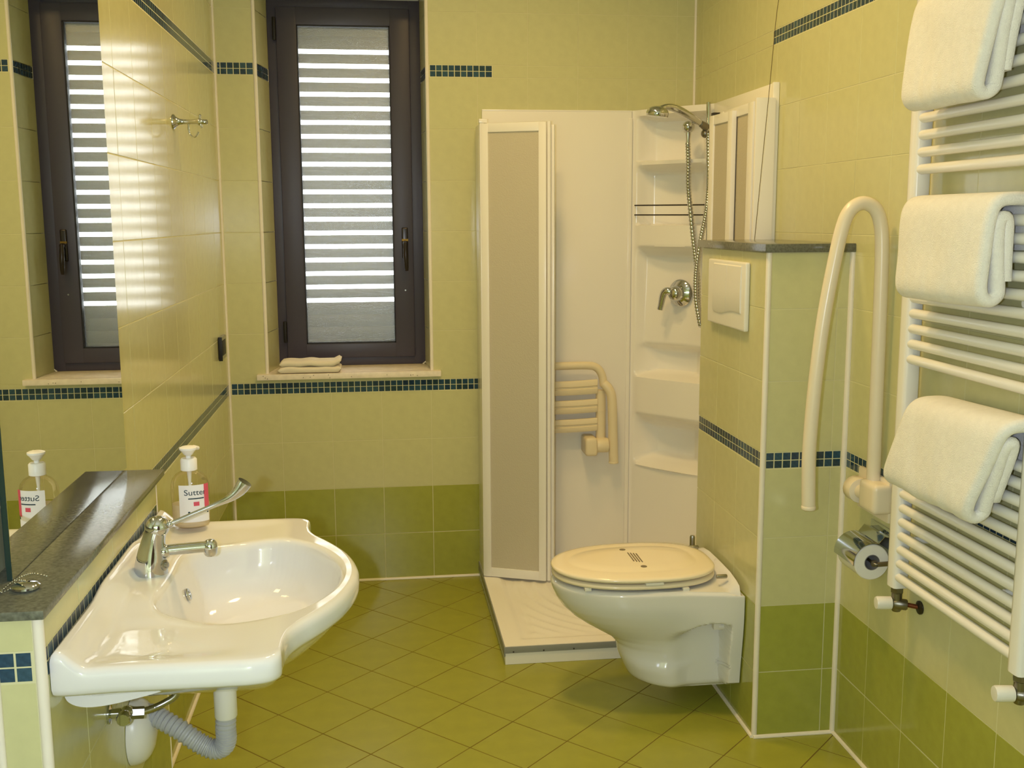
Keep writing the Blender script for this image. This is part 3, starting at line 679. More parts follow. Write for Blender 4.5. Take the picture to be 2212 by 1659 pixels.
for sx in (1.04, 1.145, 1.25):
    bm = BM(); lathe(bm, [(.003, 0), (.002, .0015)], (sx, TY0-.0045, .047), (0, -1, 0), 8); finish(bm, 'screw', M['black_metal'], parent=tr)
bm = BM(); lathe(bm, [(.045, 0), (.045, .004), (.03, .006), (.001, .006)], (1.60, -.36, .056), n=28); finish(bm, 'drain_cover', M['chrome'], parent=tr)

SZ0, SZ1 = .064, 1.948
wpn = thing('shower_wall_panel', 'plain cream acrylic panel on the shower wall behind the fold-up seat', 'panel', (1.35, 0, SZ0))
bm = BM(); bx(bm, 1.039, -.012, SZ0, 1.655, -.0005, SZ1, .003); finish(bm, 'sheet', M['acrylic'], parent=wpn)
bm = BM(); bx(bm, 1.039, -.0135, SZ1-.006, 1.655, -.003, SZ1, .002); finish(bm, 'top_rim', M['acrylic'], parent=wpn)
bm = BM(); bx(bm, 1.639, -.018, SZ0, 1.657, -.003, SZ1-.03, .005, 3); finish(bm, 'seam_ridge', M['acrylic'], parent=wpn)
wpr = thing('shower_wall_panel', 'cream acrylic panel on the wall right of the hand shower, above the granite cap', 'panel', (WX, -.6, SZ0))
bm = BM(); bx(bm, 1.907, -.94, SZ0, WX-.0005, -.30, SZ1, .003); finish(bm, 'sheet', M['acrylic'], parent=wpr)
bm = BM(); bx(bm, 1.897, -.948, SZ0, WX-.0005, -.934, SZ1, .003); finish(bm, 'front_rim', M['acrylic'], parent=wpr)

# corner column with moulded shelves
def column():
    root = thing('shower_column', 'cream corner shower column with moulded shelves and two thin rods', 'shower column', (1.8, -.15, SZ0))
    A = Vector((1.657, -.004)); B = Vector((1.909, -.302)); nrm = Vector((.757, .654)); dm = .165
    def depth(z):
        if z > 1.925: return 0
        if z > 1.905: return .62*ss(1.925, 1.905, z)
        if z > 1.748: return .62
        if z > 1.742: return .62*ss(1.742, 1.748, z)
        if z > 1.728: return 0
        if z > 1.690: return .6*ss(1.728, 1.690, z)
        if z > 1.490: return .6
        if z > 1.484: return .6*ss(1.484, 1.490, z)
        if z > 1.404: return 0
        if z > 1.350: return .42*ss(1.404, 1.350, z)
        if z > 1.00: return .42-.10*ss(1.35, 1.0, z)
        if z > .955: return .32+.38*ss(1.0, .955, z)
        if z > .882: return .70
        if z > .852: return .70*ss(.852, .882, z)
        if z > .705: return 0
        if z > .622: return .72*ss(.705, .622, z)
        if z > .525: return .72
        if z > .475: return .72*ss(.475, .525, z)
        return 0
    zs = set([SZ0, SZ1]); z = SZ0
    while z < SZ1: zs.add(round(z, 4)); z += .007 if z > .45 else .03
    zs |= {1.7425, 1.7455, 1.748, 1.484, 1.487, 1.490}
    zs = sorted(zs); NS = 56
    bm = BM(); G = []
    for z in zs:
        d = depth(z); row = []
        for i in range(NS+1):
            s = i/NS; e = min(s, 1-s)
            edge = ss(.05, .13, e)                     # vertical jambs either side
            bow = (4*s*(1-s))**.55
            p = A + (B-A)*s
            off = d*edge*bow*dm + .004*ss(0, .03, e)
            # shelf fronts are bowed out a touch
            off -= .012*(4*s*(1-s))*(1 if d < .02 and z > .47 else 0)*edge
            p = p + nrm*off
            row.append(bm.verts.new((min(p.x, WX-.006), min(p.y, -.003), z)))
        G.append(row)
    for a, b in zip(G, G[1:]):
        for i in range(NS): bm.faces.new((a[i], a[i+1], b[i+1], b[i]))
    # close the back
    for row in (G[0], G[-1]):
        k = bm.verts.new((WX-.003, -.002, row[0].co.z)); bm.faces.new(row + [k])
    finish(bm, 'shell', M['acrylic'], parent=root, sharp=55)
    for z in (1.566, 1.527):
        bm = BM(); tube(bm, [(1.668, -.022, z), (1.906, -.296, z-.002)], .0027, 8); finish(bm, 'rod', M['black_metal'], parent=root)
column()

# folding doors
def door_panel(root, a, b, z0, z1, fw_=.022, th=.018, name='panel'):
    """framed pane standing between plan points a and b"""
    a = Vector((*a, 0)); b = Vector((*b, 0)); u = (b-a).normalized(); L = (b-a).length; nn = Vector((-u.y, u.x, 0))
    Mx = Matrix(((u.x, nn.x, 0, a.x), (u.y, nn.y, 0, a.y), (0, 0, 1, 0), (0, 0, 0, 1)))
    bm = BM(); bx(bm, 0, -th/2, z0, fw_, th/2, z1, .004); bx(bm, L-fw_, -th/2, z0, L, th/2, z1, .004)
    bx(bm, fw_-.002, -th/2+.002, z0, L-fw_+.002, th/2-.002, z0+.038, .003); bx(bm, fw_-.002, -th/2+.002, z1-.034, L-fw_+.002, th/2-.002, z1, .003)
    bmesh.ops.transform(bm, matrix=Mx, verts=bm.verts[:]); fr = finish(bm, 'panel_frame', M['enamel'], parent=root)
    bm = BM(); bx(bm, fw_-.003, -.002, z0+.03, L-fw_+.003, .002, z1-.03); bmesh.ops.transform(bm, matrix=Mx, verts=bm.verts[:]); finish(bm, 'pane', M['frosted'], parent=fr, smooth=False)
DZ0, DZ1 = .068, 1.878
ld = thing('shower_door', 'folded white shower door with frosted pane, left of the fold-up seat', 'shower door', (1.13, -.2, DZ0))
bm = BM(); bx(bm, 1.012, -.19, DZ0, 1.03, -.014, DZ1, .003); finish(bm, 'wall_strip', M['enamel'], parent=ld)
bm = BM(); bx(bm, 1.010, -.205, DZ0, 1.028, -.186, DZ1+.008, .004); bx(bm, 1.008, -.208, DZ1, 1.04, -.186, DZ1+.015, .002); finish(bm, 'hinge_post', M['enamel'], parent=ld)
door_panel(ld, (1.016, -.199), (1.256, -.297), DZ0, DZ1-.002, .030)
door_panel(ld, (1.292, -.272), (1.05, -.178), DZ0+.012, DZ1-.01)
bm = BM(); tube(bm, [(1.267, -.289, DZ0-.001), (1.267, -.289, DZ1)], .008, 12); finish(bm, 'fold_hinge', M['enamel'], parent=ld)
bm = BM(); bx(bm, 1.215, -.276, .86, 1.235, -.268, 1.0, .004); finish(bm, 'door_pull', M['plastic'], parent=ld)
rd = thing('shower_door', 'folded white shower door with frosted panes standing behind the granite cap', 'shower door', (1.86, -.75, DZ0))
bm = BM(); bx(bm, 1.838, -.958, DZ0, 1.904, -.944, DZ1+.02, .003); finish(bm, 'wall_strip', M['enamel'], parent=rd)
door_panel(rd, (1.848, -.925), (1.860, -.535), DZ0, DZ1+.012, .055)
door_panel(rd, (1.826, -.528), (1.838, -.745), DZ0, DZ1, .040)
bm = BM(); bx(bm, 1.826, -.545, DZ1+.0, 1.87, -.52, DZ1+.012, .002); finish(bm, 'top_pivot', M['black_metal'], parent=rd)

# fold-up seat
se = thing('shower_chair', 'beige fold-up shower seat with three slats, folded against the shower panel', 'seat', (1.35, -.03, .5))
r_ = .0165; XL, XR = 1.13, 1.53; yb = -.075
bm = BM(); tube(bm, catmull([(XL, yb-.0, .80), (XL+.004, yb, .86), (XL+.03, yb, .90), (XL+.075, yb, .910), (1.33, yb, .911), (XR-.075, yb, .911), (XR-.03, yb, .902), (XR-.006, yb, .87), (XR+.002, yb, .825)], 6), r_, 16); finish(bm, 'back_tube', M['seat_plastic'], parent=se)
for xx, dx in ((XR, 1), (XL, -1)):
    bm = BM(); tube(bm, catmull([(xx, yb-.012, .835), (xx+.018*dx, yb-.02, .815), (xx+.031*dx, yb-.024, .78), (xx+.036*dx, yb-.024, .70), (xx+.040*dx, yb-.02, .60), (xx+.044*dx, yb-.016, .502)], 6), .0195, 16)
    lathe(bm, [(.0195, 0), (.021, .002), (.021, .006), (.0195, .008)], (xx+.044*dx, yb-.016, .496), n=16); finish(bm, 'side_tube', M['seat_plastic'], parent=se)
    bm = BM(); tube(bm, [(xx-.008*dx, yb+.012, .805), (xx-.006*dx, yb+.012, .58)], .021, 14)
    for zz in (.80, .715): lathe(bm, [(.0225, 0), (.0225, .004)], (xx-.008*dx, yb+.012, zz), n=14)
    finish(bm, 'side_post', M['seat_plastic'], parent=se)
    bm = BM(); bx(bm, min(xx-.082*dx, xx-.03*dx), -.125, .535, max(xx-.082*dx, xx-.03*dx), -.013, .612, .014, 3); finish(bm, 'wall_bracket', M['seat_plastic'], parent=se)
    bm = BM(); lathe(bm, [(.029, 0), (.031, .004), (.031, .046), (.029, .05)], (xx-.03*dx, -.085, .574), (dx, 0, 0), 20); lathe(bm, [(.038, 0), (.038, .02), (.034, .024)], (xx+.035*dx, -.06, .57), (dx, 0, 0), 20); finish(bm, 'pivot', M['seat_plastic'], parent=se)
for z0, z1 in ((.793, .852), (.715, .770), (.636, .690)):
    bm = BM(); rr = []
    for i in range(15):
        t = i/14; x = XL+.025+(XR-XL-.05)*t; sag = .006*(1-(2*t-1)**2)
        rr.append([Vector((x, yb+.0+dy, zz-sag)) for dy, zz in ((-.006, z0), (-.010, z0+.006), (-.010, (z0+z1)/2-.006), (-.005, (z0+z1)/2-.003), (-.005, (z0+z1)/2+.003), (-.010, (z0+z1)/2+.006), (-.010, z1-.006), (-.006, z1), (.006, z1), (.006, z0))])
    loft(bm, rr); finish(bm, 'slat', M['seat_plastic'], parent=se, sharp=50)

# hand shower with slide bar and hose
hs = thing('hand_shower', 'chrome hand shower in its holder with ribbed metal hose at the shower column', 'shower head', (1.87, -.32, 1.2))
bm = BM(); tube(bm, [(1.880, -.316, 1.95), (1.888, -.326, 1.40)], .0085, 14); finish(bm, 'slide_bar', M['chrome'], parent=hs)
bm = BM(); ball(bm, (1.868, -.322, 1.833), .017, 16); tube(bm, [(1.885, -.318, 1.845), (1.862, -.335, 1.858), (1.842, -.345, 1.868)], [.015, .015, .012], 14); finish(bm, 'holder', M['nickel'], parent=hs)
hp_ = catmull([(1.876, -.330, 1.845), (1.866, -.335, 1.855), (1.836, -.342, 1.872), (1.792, -.362, 1.893), (1.752, -.378, 1.911), (1.715, -.388, 1.922), (1.690, -.398, 1.922), (1.668, -.404, 1.914)], 4)
bm = BM(); tube(bm, hp_, [.0105 + .0045*ss(4, 14, i) - .003*ss(16, 24, i) for i in range(len(hp_))], 16); finish(bm, 'grip', M['chrome'], parent=hs)
bm = BM(); lathe(bm, [(.034, -.022), (.040, -.020), (.042, -.014), (.042, -.006), (.038, .004), (.028, .012), (.012, .017), (.001, .018)], (1.657, -.409, 1.907), (.12, -.05, 1), 30); finish(bm, 'head', M['chrome'], parent=hs)
bm = BM(); lathe(bm, [(.024, 0), (.024, .004), (.014, .008)], (1.834, -.206, 1.866), (-.757, -.654, 0), 20); ball(bm, (1.825, -.240, 1.864), .0235, 22); lathe(bm, [(.010, 0), (.010, .012), (.008, .03), (.0085, .045)], (1.824, -.242, 1.848), (0, 0, -1), 16); finish(bm, 'wall_outlet', M['chrome'], parent=hs)
h1 = [(1.823, -.242, 1.805), (1.826, -.246, 1.73), (1.827, -.247, 1.641), (1.833, -.261, 1.551), (1.841, -.278, 1.443), (1.849, -.295, 1.353), (1.857, -.307, 1.263), (1.859, -.312, 1.18), (1.861, -.325, 1.118), (1.860, -.345, 1.098), (1.852, -.352, 1.118), (1.842, -.335, 1.20), (1.842, -.325, 1.281), (1.846, -.330, 1.354), (1.857, -.338, 1.444), (1.869, -.344, 1.515), (1.876, -.348, 1.585), (1.879, -.345, 1.66), (1.878, -.338, 1.76), (1.877, -.331, 1.835)]
h1 = catmull(h1, 22)
res = [h1[0]]
for p in h1[1:]:
    if (p-res[-1]).length > .0028: res.append(p)
bm = BM(); tube(bm, res, [.0105 if i % 3 else .0078 for i in range(len(res))], 10); finish(bm, 'hose', M['chrome'], parent=hs)
mx = thing('shower_mixer', 'round chrome shower mixer with lever on the corner column', 'mixer', (1.826, -.16, 1.21))
NN = Vector((-.757, -.654, 0)); mc = Vector((1.838, -.136, 1.21))
bm = BM(); lathe(bm, [(.056, 0), (.056, .004), (.050, .010), (.034, .018), (.030, .020), (.030, .030)], mc + NN*.0, NN, 34); finish(bm, 'plate', M['chrome'], parent=mx)
bm = BM(); lathe(bm, [(.030, .025), (.032, .03), (.031, .048), (.024, .060), (.012, .066), (.001, .067)], mc, NN, 28); finish(bm, 'knob', M['chrome'], parent=mx)
c0 = mc + NN*.055
bm = BM(); sdv = Vector((-.654, .757, 0))
lp = catmull([c0 - NN*.01, c0 + NN*.006 + sdv*.020 + Vector((0, 0, .010)), c0 + NN*.010 + sdv*.036 + Vector((0, 0, .006)), c0 + NN*.012 + sdv*.045 + Vector((0, 0, -.016)), c0 + NN*.012 + sdv*.050 + Vector((0, 0, -.042)), c0 + NN*.012 + sdv*.056 + Vector((0, 0, -.066))], 6)
tube(bm, lp, [.017-.005*i/len(lp) for i in range(len(lp))], 14, sy=.8); finish(bm, 'lever', M['chrome'], parent=mx)
bm = BM(); lathe(bm, [(.004, 0), (.004, .006), (.001, .007)], mc + NN*.04 + Vector((.02, -.022, -.012)), NN, 10); finish(bm, 'button', M['plastic'], parent=mx)

# brush behind the toilet
tb = thing('toilet_brush', 'slim metal rod standing up behind the toilet beside the shower panel', 'brush', (1.63, -.99, 0))
bm = BM(); tube(bm, [(1.648, -.985, .10), (1.648, -.985, .43)], .0055, 12); lathe(bm, [(.0085, 0), (.009, .004), (.009, .045), (.007, .05)], (1.648, -.985, .398), n=14); finish(bm, 'grip', M['steel'], parent=tb)
bm = BM(); lathe(bm, [(.040, 0), (.042, .01), (.042, .12), (.036, .125), (.008, .127)], (1.626, -.992, .0005), n=22); finish(bm, 'holder', M['steel'], parent=tb)

# ------------------------------------------------------------------ toilet
TYC = -1.243
to_ = thing('toilet', 'white wall-hung toilet with closed cream lid on the tiled cistern wall', 'toilet', (1.4, TYC, .06))
def toilet():
    XW = 1.668
    X0 = [(.084, 1.392), (.088, 1.378), (.10, 1.362), (.125, 1.350), (.165, 1.333), (.20, 1.326), (.225, 1.303), (.25, 1.260), (.275, 1.219), (.30, 1.184), (.33, 1.153), (.36, 1.133), (.388, 1.122), (.402, 1.120), (.409, 1.123), (.413, 1.131), (.414, 1.145)]
    line = [(1.30, .205), (1.36, .212), (1.41, .222), (1.455, .240), (1.495, .270), (1.535, .297), (1.575, .309), (1.605, .309), (1.62, .306)]
    def ip(tab, x):
        if x <= tab[0][0]: return tab[0][1]
        for (a, fa_), (b, fb_) in zip(tab, tab[1:]):
            if x <= b: return fa_ + (fb_-fa_)*(x-a)/(b-a)
        return tab[-1][1]
    zs = [.084, .0845, .086, .089, .094] + [.10+.01*i for i in range(10)] + [.195+.005*i for i in range(29)] + [.35, .36, .37, .38, .39] + [.396, .402, .4065, .410, .4128, .4138]
    NSD = 60
    us_ = [1-math.cos(PI/2*i/22) for i in range(23)]           # rounded nose, then the long side
    rings = []
    for z in zs:
        x0 = ip(X0, z); Ln = .30 if z > .2 else .16 + .14*ss(.14, .2, z)
        Ln = min(Ln, (XW-x0)*.75)
        top = ss(.404, .4138, z)
        bot = 1-ss(.084, .100, z)
        side = []
        for u in us_: side.append((x0+Ln*u, math.sqrt(max(0, 1-(1-u)**2))**.96))
        x1 = x0+Ln; xe = XW - .010*top - .006*bot
        for i in range(1, NSD-22): side.append((x1+(xe-x1)*i/(NSD-23), 1.0))
        pts = []
        for x, f in side:
            upper = .184 + .028*ss(1.44, 1.66, x)
            upper *= .82 + .18*ss(.22, .37, z) if x < 1.45 else (.82+.18*ss(.22, .37, z))*(1-ss(1.45, 1.6, x)) + (.87+.13*ss(.08, .36, z))*ss(1.45, 1.6, x)
            skirt = .149 - .024*ss(1.46, 1.53, x) - .003*bot
            zl = ip(line, x); sp = 1 + 2.2*(1-ss(1.40, 1.54, x)); k = ss(zl-.012*sp, zl+.010*sp, z)
            if z < .16: k *= 0
            fl = ss(1.622, 1.632, x)*ss(.088, .12, z)
            k = max(k, fl)
            w = (skirt + (upper-skirt)*k)*f
            w -= (.004+.016*0)*top*f*2 + .009*bot*f
            zz = z + .030*top*ss(1.612, 1.66, x)*1.0
            pts.append((x, w, zz, upper))
        ring = [Vector((x, TYC-w, zz - .022*top*ss(1.612, 1.66, x)*(w/.175)**4)) for x, w, zz, up_ in pts[::-1]] + [Vector((x, TYC+w, zz - .022*top*ss(1.612, 1.66, x)*(w/.175)**4)) for x, w, zz, up_ in pts[1:]]
        rings.append(ring)
    # top deck: shrink to the middle
    last = rings[-1]
    for s_ in (.93, .8, .5, .1):
        rings.append([Vector((1.40+(p.x-1.40)*s_ if p.x < 1.40 else p.x-(p.x-1.40)*(1-s_)*.0, TYC+(p.y-TYC)*s_, .4142 + .030*ss(1.612, 1.66, p.x)*(1-.73*s_**4))) for p in last])
    bm = BM(); loft(bm, rings); finish(bm, 'bowl', M['porcelain'], parent=to_, sharp=50)
toilet()
for s_ in (-1, 1):
    bm = BM(); bx(bm, 1.594, TYC+s_*.132, .278, 1.618, TYC+s_*.154, .298, .003); lathe(bm, [(.010, 0), (.011, .003), (.011, .016), (.009, .018)], (1.610, TYC+s_*.145, .286), (1, 0, 0), 12); finish(bm, 'fixing_clip', M['plastic'], parent=to_)
def seat_ring(z0, z1, grow, name, m, xb=1.626):
    n = 72; rings = []
    def sh(off, z):
        ring = []
        x0, hw = 1.124-grow+off, .178+grow-off
        for k in range(n):
            a = 2*PI*k/n; ca, sa = math.cos(a), math.sin(a); xm = 1.385
            if ca < 0: x = xm-(xm-x0)*abs(ca)**(2/2.15); y = hw*abs(sa)**(2/2.15)
            else: x = xm+(xb-off-xm)*abs(ca)**(2/3.4); y = hw*abs(sa)**(2/2.8)*(1-.10*((x-xm)/(xb-xm))**2)
            ring.append(Vector((x, TYC+(y if sa >= 0 else -y), z)))
        return ring
    h = z1-z0
    rings = [sh(.012, z0), sh(.004, z0+h*.08), sh(0, z0+h*.3), sh(0, z0+h*.6), sh(.004, z0+h*.85), sh(.016, z1-.0005), sh(.05, z1+.003 if name == 'lid' else z1), sh(.058, z1+.0022 if name == 'lid' else z1), sh(.064, z1+.0045 if name == 'lid' else z1), sh(.11, z1+.006 if name == 'lid' else z1)]
    bm = BM(); loft(bm, rings); return finish(bm, name, m, parent=to_, sharp=60)
seat_ring(.4225, .4385, .001, 'seat', M['lid'])
seat_ring(.4435, .460, .003, 'lid', M['lid'])
for xx, ss_ in ((1.21, -.128), (1.50, -.165), (1.21, .128), (1.50, .165)):
    bm = BM(); bx(bm, xx-.010, TYC+ss_-.008*0-.01, .4135, xx+.010, TYC+ss_+.010, .4235, .002); finish(bm, 'seat_bumper', M['plastic'], parent=to_)
bm = BM(); bx(bm, 1.375, TYC-.180, .437, 1.43, TYC-.15, .445, .002); finish(bm, 'lid_bumper', M['plastic'], parent=to_)
for s in (-1, 1):
    bm = BM(); lathe(bm, [(.006, 0), (.0065, .002), (.0065, .03), (.005, .032)], (1.602, TYC+s*.145, .4435), (1, 0, 0), 14); finish(bm, 'hinge', M['steel'], parent=to_)
bm = BM()
for k in range(4):
    u_ = Vector((.010*k, 0, 0)); bx(bm, 1.372+.008*k, TYC-.035-.004*k, .4655, 1.3752+.008*k, TYC+.05-.004*k, .4675)
for (xa, ya) in ((1.365, TYC+.085), (1.392, TYC-.085)): lathe(bm, [(.010, 0), (.010, .0008)], (xa, ya, .4655), n=12)
finish(bm, 'lid_print', M['ink2'], parent=to_)

# flush plate
fp = thing('flush_plate', 'white flush plate with a wavy push button above the toilet', 'flush plate', (PX, -1.215, 1.18))
bm = BM(); bx(bm, PX-.016, -1.412, 1.186, PX-.0005, -1.066, 1.386, .006, 3); finish(bm, 'plate', M['plastic'], parent=fp)
def wavy(y0, y1, zf, x0, x1, name):
    bm = BM(); rr = []
    for i in range(17):
        t = i/16; y = y0+(y1-y0)*t; z = zf(t)
        rr.append([Vector((x0, y, z)), Vector((x1+.002, y, z)), Vector((x1, y, z+.004)), Vector((x1-.001, y, 1.30)), Vector((x1+.001, y, 1.372)), Vector((x0, y, 1.376))])
    loft(bm, rr); finish(bm, name, M['plastic'], parent=fp)
def wz(y):
    t = (-1.127-y)/.255
    return 1.2275 - .0055*math.sin(min(1, t/.42)*PI) + .010*ss(.36, .72, t) - .001*ss(.8, 1, t)
wavy(-1.127, -1.2535, lambda t: wz(-1.127-.1265*t), PX-.015, PX-.020, 'button')
wavy(-1.2555, -1.382, lambda t: wz(-1.2555-.1265*t), PX-.015, PX-.020, 'button')

# ------------------------------------------------------------------ right wall: grab rail, paper holder, radiator
gr = thing('grab_rail', 'cream fold-up grab rail standing upright on the wall beside the radiator', 'grab rail', (1.9, -1.78, .79))
gp = catmull([(1.893, -1.775, .80), (1.892, -1.775, .90), (1.8905, -1.775, 1.05), (1.889, -1.775, 1.25), (1.886, -1.775, 1.43), (1.878, -1.775, 1.50), (1.860, -1.775, 1.536), (1.828, -1.775, 1.548), (1.798, -1.775, 1.532), (1.779, -1.775, 1.492), (1.760, -1.775, 1.40), (1.737, -1.775, 1.25), (1.721, -1.775, 1.08), (1.713, -1.775, .92), (1.714, -1.775, .84), (1.717, -1.775, .762)], 8)
bm = BM(); tube(bm, gp, .0178, 20); finish(bm, 'rail', M['rail'], parent=gr)
bm = BM(); lathe(bm, [(.014, -.004), (.0185, -.001), (.0195, .003), (.0185, .008), (.0165, .010)], (1.717, -1.775, .757), n=20); finish(bm, 'end_cap', M['rail'], parent=gr)
bm = BM(); bx(bm, 1.862, -1.845, .750, 1.9185, -1.752, .830, .016, 4); finish(bm, 'hinge_block', M['rail'], parent=gr)
bm = BM(); lathe(bm, [(.020, 0), (.020, .10)], (1.884, -1.76, .786), (0, 1, 0), 20); lathe(bm, [(.026, 0), (.033, .002), (.034, .006), (.034, .040), (.030, .046)], (1.8835, -1.728, .786), (0, 1, 0), 28); finish(bm, 'pivot_disc', M['rail'], parent=gr)
bm = BM(); bx(bm, 1.905, -1.84, .726, 1.9188, -1.66, .84, .005); finish(bm, 'wall_plate', M['rail'], parent=gr)

ph = thing('paper_holder', 'chrome toilet paper holder with a curved cover below the grab rail', 'paper holder', (1.915, -1.8, .63))
AX, AZ, Y0_, Y1_ = 1.866, .626, -1.844, -1.738
bm = BM(); prof = [(1.917, .690), (1.905, .696)]
prof = [Vector((1.9175, 0, .676)), Vector((1.912, 0, .690)), Vector((1.895, 0, .695))] + [Vector((AX + .0525*math.cos(a), 0, AZ + .0525*math.sin(a))) for a in [math.radians(75+110*i/14) for i in range(15)]]
rr = []
for i, p in enumerate(prof):
    q = prof[min(i+1, len(prof)-1)] - prof[max(i-1, 0)]; nn = Vector((q.z, 0, -q.x)).normalized()*.0014
    rr.append([Vector((p.x, Y0_-.006, p.z)), Vector((p.x, Y1_+.006, p.z)), Vector((p.x+nn.x, Y1_+.006, p.z+nn.z)), Vector((p.x+nn.x, Y0_-.006, p.z+nn.z))])
loft(bm, rr); finish(bm, 'cover', M['chrome'], parent=ph)
bm = BM(); tube(bm, catmull([(1.914, -1.862, .682), (1.914, -1.864, .655), (1.914, -1.864, .634), (1.905, -1.864, .628), (1.88, -1.864, .627), (AX, -1.862, .627), (AX-.002, -1.85, .627), (AX, -1.83, .627), (AX, -1.74, .627)], 5), .0038, 10)
lathe(bm, [(.009, 0), (.0095, .004), (.0075, .010)], (AX, -1.858, .627), (.2, 1, 0), 14); tube(bm, [(1.905, -1.8645, .628), (AX+.004, -1.8645, .627)], .0065, 12); finish(bm, 'arm', M['nickel'], parent=ph)
bm = BM(); bx(bm, 1.9135, -1.87, .655, 1.9188, -1.73, .71, .002); finish(bm, 'wall_plate', M['chrome'], parent=ph)
tr_ = thing('toilet_roll', 'white toilet paper roll hanging under the chrome cover', 'toilet paper', (AX, (Y0_+Y1_)/2, AZ-.05))
bm = BM()
def ringy(r, y): return [Vector((AX + r*math.cos(2*PI*k/40), y, AZ + r*math.sin(2*PI*k/40))) for k in range(40)]
rings = [ringy(.021, Y0_), ringy(.045, Y0_-.0005), ringy(.0475, Y0_+.002), ringy(.0475, Y1_-.002), ringy(.045, Y1_), ringy(.021, Y1_), ringy(.021, Y0_)]
loft(bm, rings, False, False); finish(bm, 'paper', M['paper'], parent=tr_, sharp=35)
bm = BM(); loft(bm, [ringy(.0208, Y0_-.001), ringy(.0208, Y1_), ringy(.0195, Y1_), ringy(.0195, Y0_-.001), ringy(.0208, Y0_-.001)], False, False); finish(bm, 'core', M['card'], parent=tr_)

ra = thing('towel_radiator', 'white ladder towel radiator with round bars on the right wall', 'radiator', (1.87, -2.2, .6))
RYF, RYN, RXC = -1.965, -2.482, 1.875
for yy in (RYF, RYN):
    bm = BM(); sec = [(-.019, -.021), (.016, -.021), (.019, -.016), (.019, .016), (.016, .021), (-.010, .021), (-.019, .013), (-.0215, 0), (-.0195, -.013)]
    sec = [(-.0205, -.010), (-.0185, -.018), (-.013, -.021), (.014, -.021), (.018, -.017), (.018, .017), (.014, .021), (-.013, .021), (-.0185, .018), (-.0205, .010)]
    prism(bm, [Vector((RXC+a, yy+b, .605)) for a, b in sec], (0, 0, 1), 1.50); finish(bm, 'upright', M['enamel'], parent=ra, sharp=50)
bars = [.634+.0352*k for k in range(12)] + [1.177+.0365*k for k in range(10)] + [1.622+.0388*k for k in range(11)]
for z in bars:
    bm = BM(); tube(bm, [(RXC-.006, RYF-.018, z), (RXC-.006, RYN+.018, z)], .0118, 16); finish(bm, 'bar', M['enamel'], parent=ra)
for z in (.76, 1.36, 1.95):
    for yy in (-2.03, -2.40):
        bm = BM(); tube(bm, [(RXC+.004, yy, z-.018), (WX-.001, yy, z-.018)], .009, 12); finish(bm, 'wall_mount', M['enamel'], parent=ra)
for yy in (RYF, RYN):
    bm = BM(); lathe(bm, [(.010, .607), (.0165, .604), (.0165, .590), (.012, .586)], (RXC, yy, 0), n=6); lathe(bm, [(.013, .588), (.013, .545), (.010, .540)], (RXC, yy, 0), n=16); lathe(bm, [(.013, 0), (.014, .004), (.014, .028), (.011, .032)], (RXC-.006, yy, .560), (.85, -.5, 0), 12); finish(bm, 'valve_body', M['nickel'], parent=ra)
    bm = BM(); tube(bm, [(RXC+.02, yy-.014, .560), (WX-.001, yy-.036, .560)], .006, 10); finish(bm, 'supply_pipe', M['copper'], parent=ra)
    bm = BM(); lathe(bm, [(.017, 0), (.017, .004), (.011, .007)], (WX-.0005, yy-.037, .560), (-1, .0, 0), 16); finish(bm, 'wall_rosette', M['black_metal'], parent=ra)
    bm = BM(); lathe(bm, [(.0125, 0), (.0165, .003), (.0168, .036), (.015, .040), (.001, .041)], (RXC-.010, yy+.004, .560), (-.95, .12, 0), 20); finish(bm, 'valve_cap', M['plastic'], parent=ra)

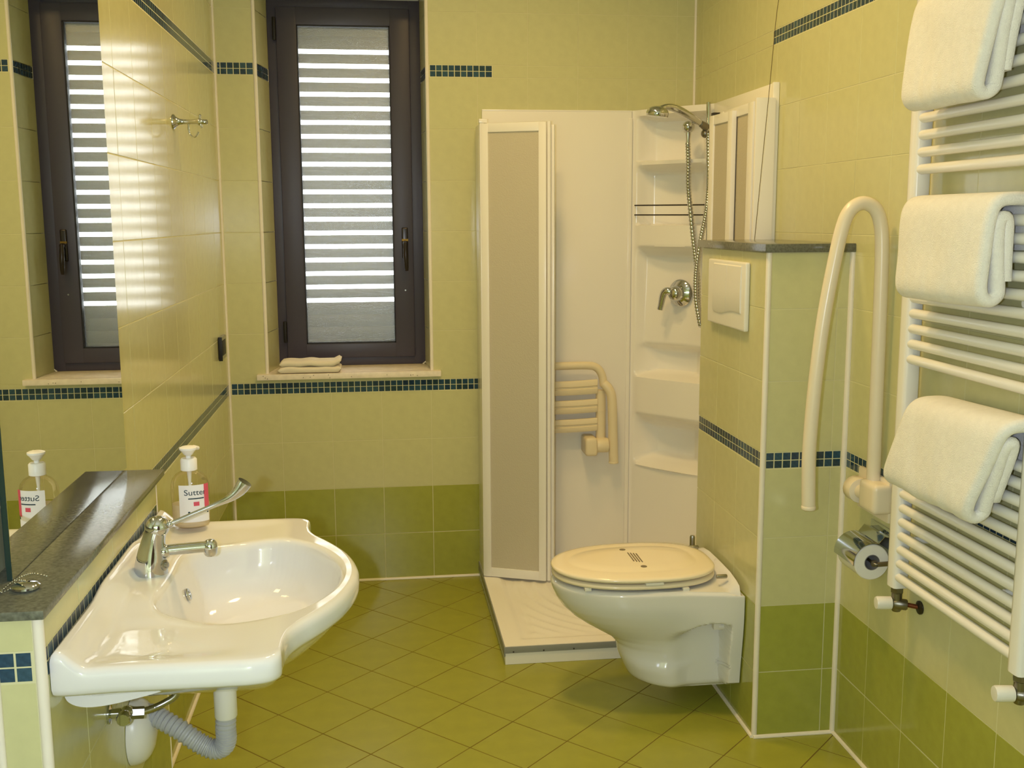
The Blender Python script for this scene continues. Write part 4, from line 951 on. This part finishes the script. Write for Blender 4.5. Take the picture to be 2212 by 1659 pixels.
# towels: each a folded sheet hung over the topmost bars of a group
def towel(name, label, zt, zb, yf_t, yf_b, yn_t, yn_b, seed, xf=1.796, bulge=.0, sag=0):
    th = .0265
    def path(zt_, zb_, xo):
        pts = []
        pts += [Vector((1.898, 0, zb_+.10)), Vector((1.898, 0, zt_-.03)), Vector((1.894, 0, zt_-.010)), Vector((1.880, 0, zt_-.002)), Vector((1.850, 0, zt_)), Vector((xo+.022, 0, zt_-.004)), Vector((xo+.006, 0, zt_-.022)), Vector((xo, 0, zt_-.06))]
        pts += [Vector((xo-.004, 0, zt_-(zt_-zb_)*.55)), Vector((xo-.010, 0, zb_+.035)), Vector((xo-.006, 0, zb_+.010)), Vector((xo+.010, 0, zb_)), Vector((xo+.026, 0, zb_+.010)), Vector((xo+.028, 0, zb_+.03))]
        pts += [Vector((xo+.024, 0, zt_-(zt_-zb_)*.5)), Vector((xo+.022, 0, zt_-.055)), Vector((xo+.030, 0, zt_-.038)), Vector((xo+.040, 0, zt_-.055)), Vector((xo+.0415, 0, zb_+.040))]
        return catmull(pts, 5)
    root = thing(name, label, 'towel', (1.83, (yf_b+yn_b)/2, zb), 'towels on the radiator')
    N = 44; rings = []
    for i in range(N+1):
        t = i/N; e = min(t, 1-t)
        rnd = math.sqrt(max(0, 1-(1-min(1, e/.035))**2))
        P = path(zt + sag*t, zb, xf)
        ring_o, ring_i = [], []
        zlo, zhi = min(p.z for p in P), max(p.z for p in P)
        m = len(P)
        for k, p in enumerate(P):
            a = P[max(0, k-1)]; b = P[min(m-1, k+1)]; tg = (b-a).normalized(); nn = Vector((-tg.z, 0, tg.x))
            fz = (p.z-zlo)/(zhi-zlo)
            yf = yf_b+(yf_t-yf_b)*fz; yn = yn_b+(yn_t-yn_b)*fz
            y = yf+(yn-yf)*t
            w = th/2*(.45+.55*rnd)
            dx = .006*noise.noise((seed, y*9, p.z*7)) + .0035*noise.noise((seed+5, y*34, p.z*10))*(1-fz)
            front = 1 if p.x < 1.845 else .15
            dx = dx*front - bulge*math.sin(PI*t)*front
            dz = .006*noise.noise((seed+9, y*8, k*.02))*(1-fz)
            lim = 1.9145
            ring_o.append(Vector((min(lim, p.x+nn.x*w+dx), y, p.z+nn.z*w+dz))); ring_i.append(Vector((min(lim, p.x-nn.x*w+dx), y, p.z-nn.z*w+dz)))
        rings.append(ring_o + ring_i[::-1])
    bm = BM(); n = len(rings[0]); R = [[bm.verts.new(p) for p in r] for r in rings]
    for a, b in zip(R, R[1:]):
        for i in range(n): bm.faces.new((a[i], a[(i+1) % n], b[(i+1) % n], b[i]))
    m = n//2
    for r in (R[0], R[-1]):
        for k in range(m-1): bm.faces.new((r[k], r[k+1], r[n-2-k], r[n-1-k]))
    finish(bm, 'fold', M['towel'], parent=root, sharp=70)
towel('bath_towel', 'thick white towel over the topmost bars, highest of the three on the radiator', 1.985, 1.755, -2.06, -2.055, -2.41, -2.345, 1.3, bulge=.004)
towel('bath_towel', 'thick white towel over the middle bars of the radiator, between the other two', 1.548, 1.345, -2.05, -2.06, -2.405, -2.40, 4.7, bulge=.004)
towel('bath_towel', 'thick white towel over the lower bars, lowest of the three on the radiator', 1.100, .905, -2.12, -2.045, -2.49, -2.41, 8.2, sag=.012, bulge=.003)

# pull cord
bm = BM(); tube(bm, catmull([(1.917, -1.18, 2.99), (1.86, -1.13, 2.26), (1.842, -1.11, 2.16), (1.838, -1.07, 1.91), (1.83, -1.0, 1.4425)], 6), .0011, 6)
o = finish(bm, 'pull_cord', M['cord'], loc=(1.83, -1.0, 1.4425)); tag(o, 'thin dark cord hanging slantwise in front of the folded shower door', 'cord')
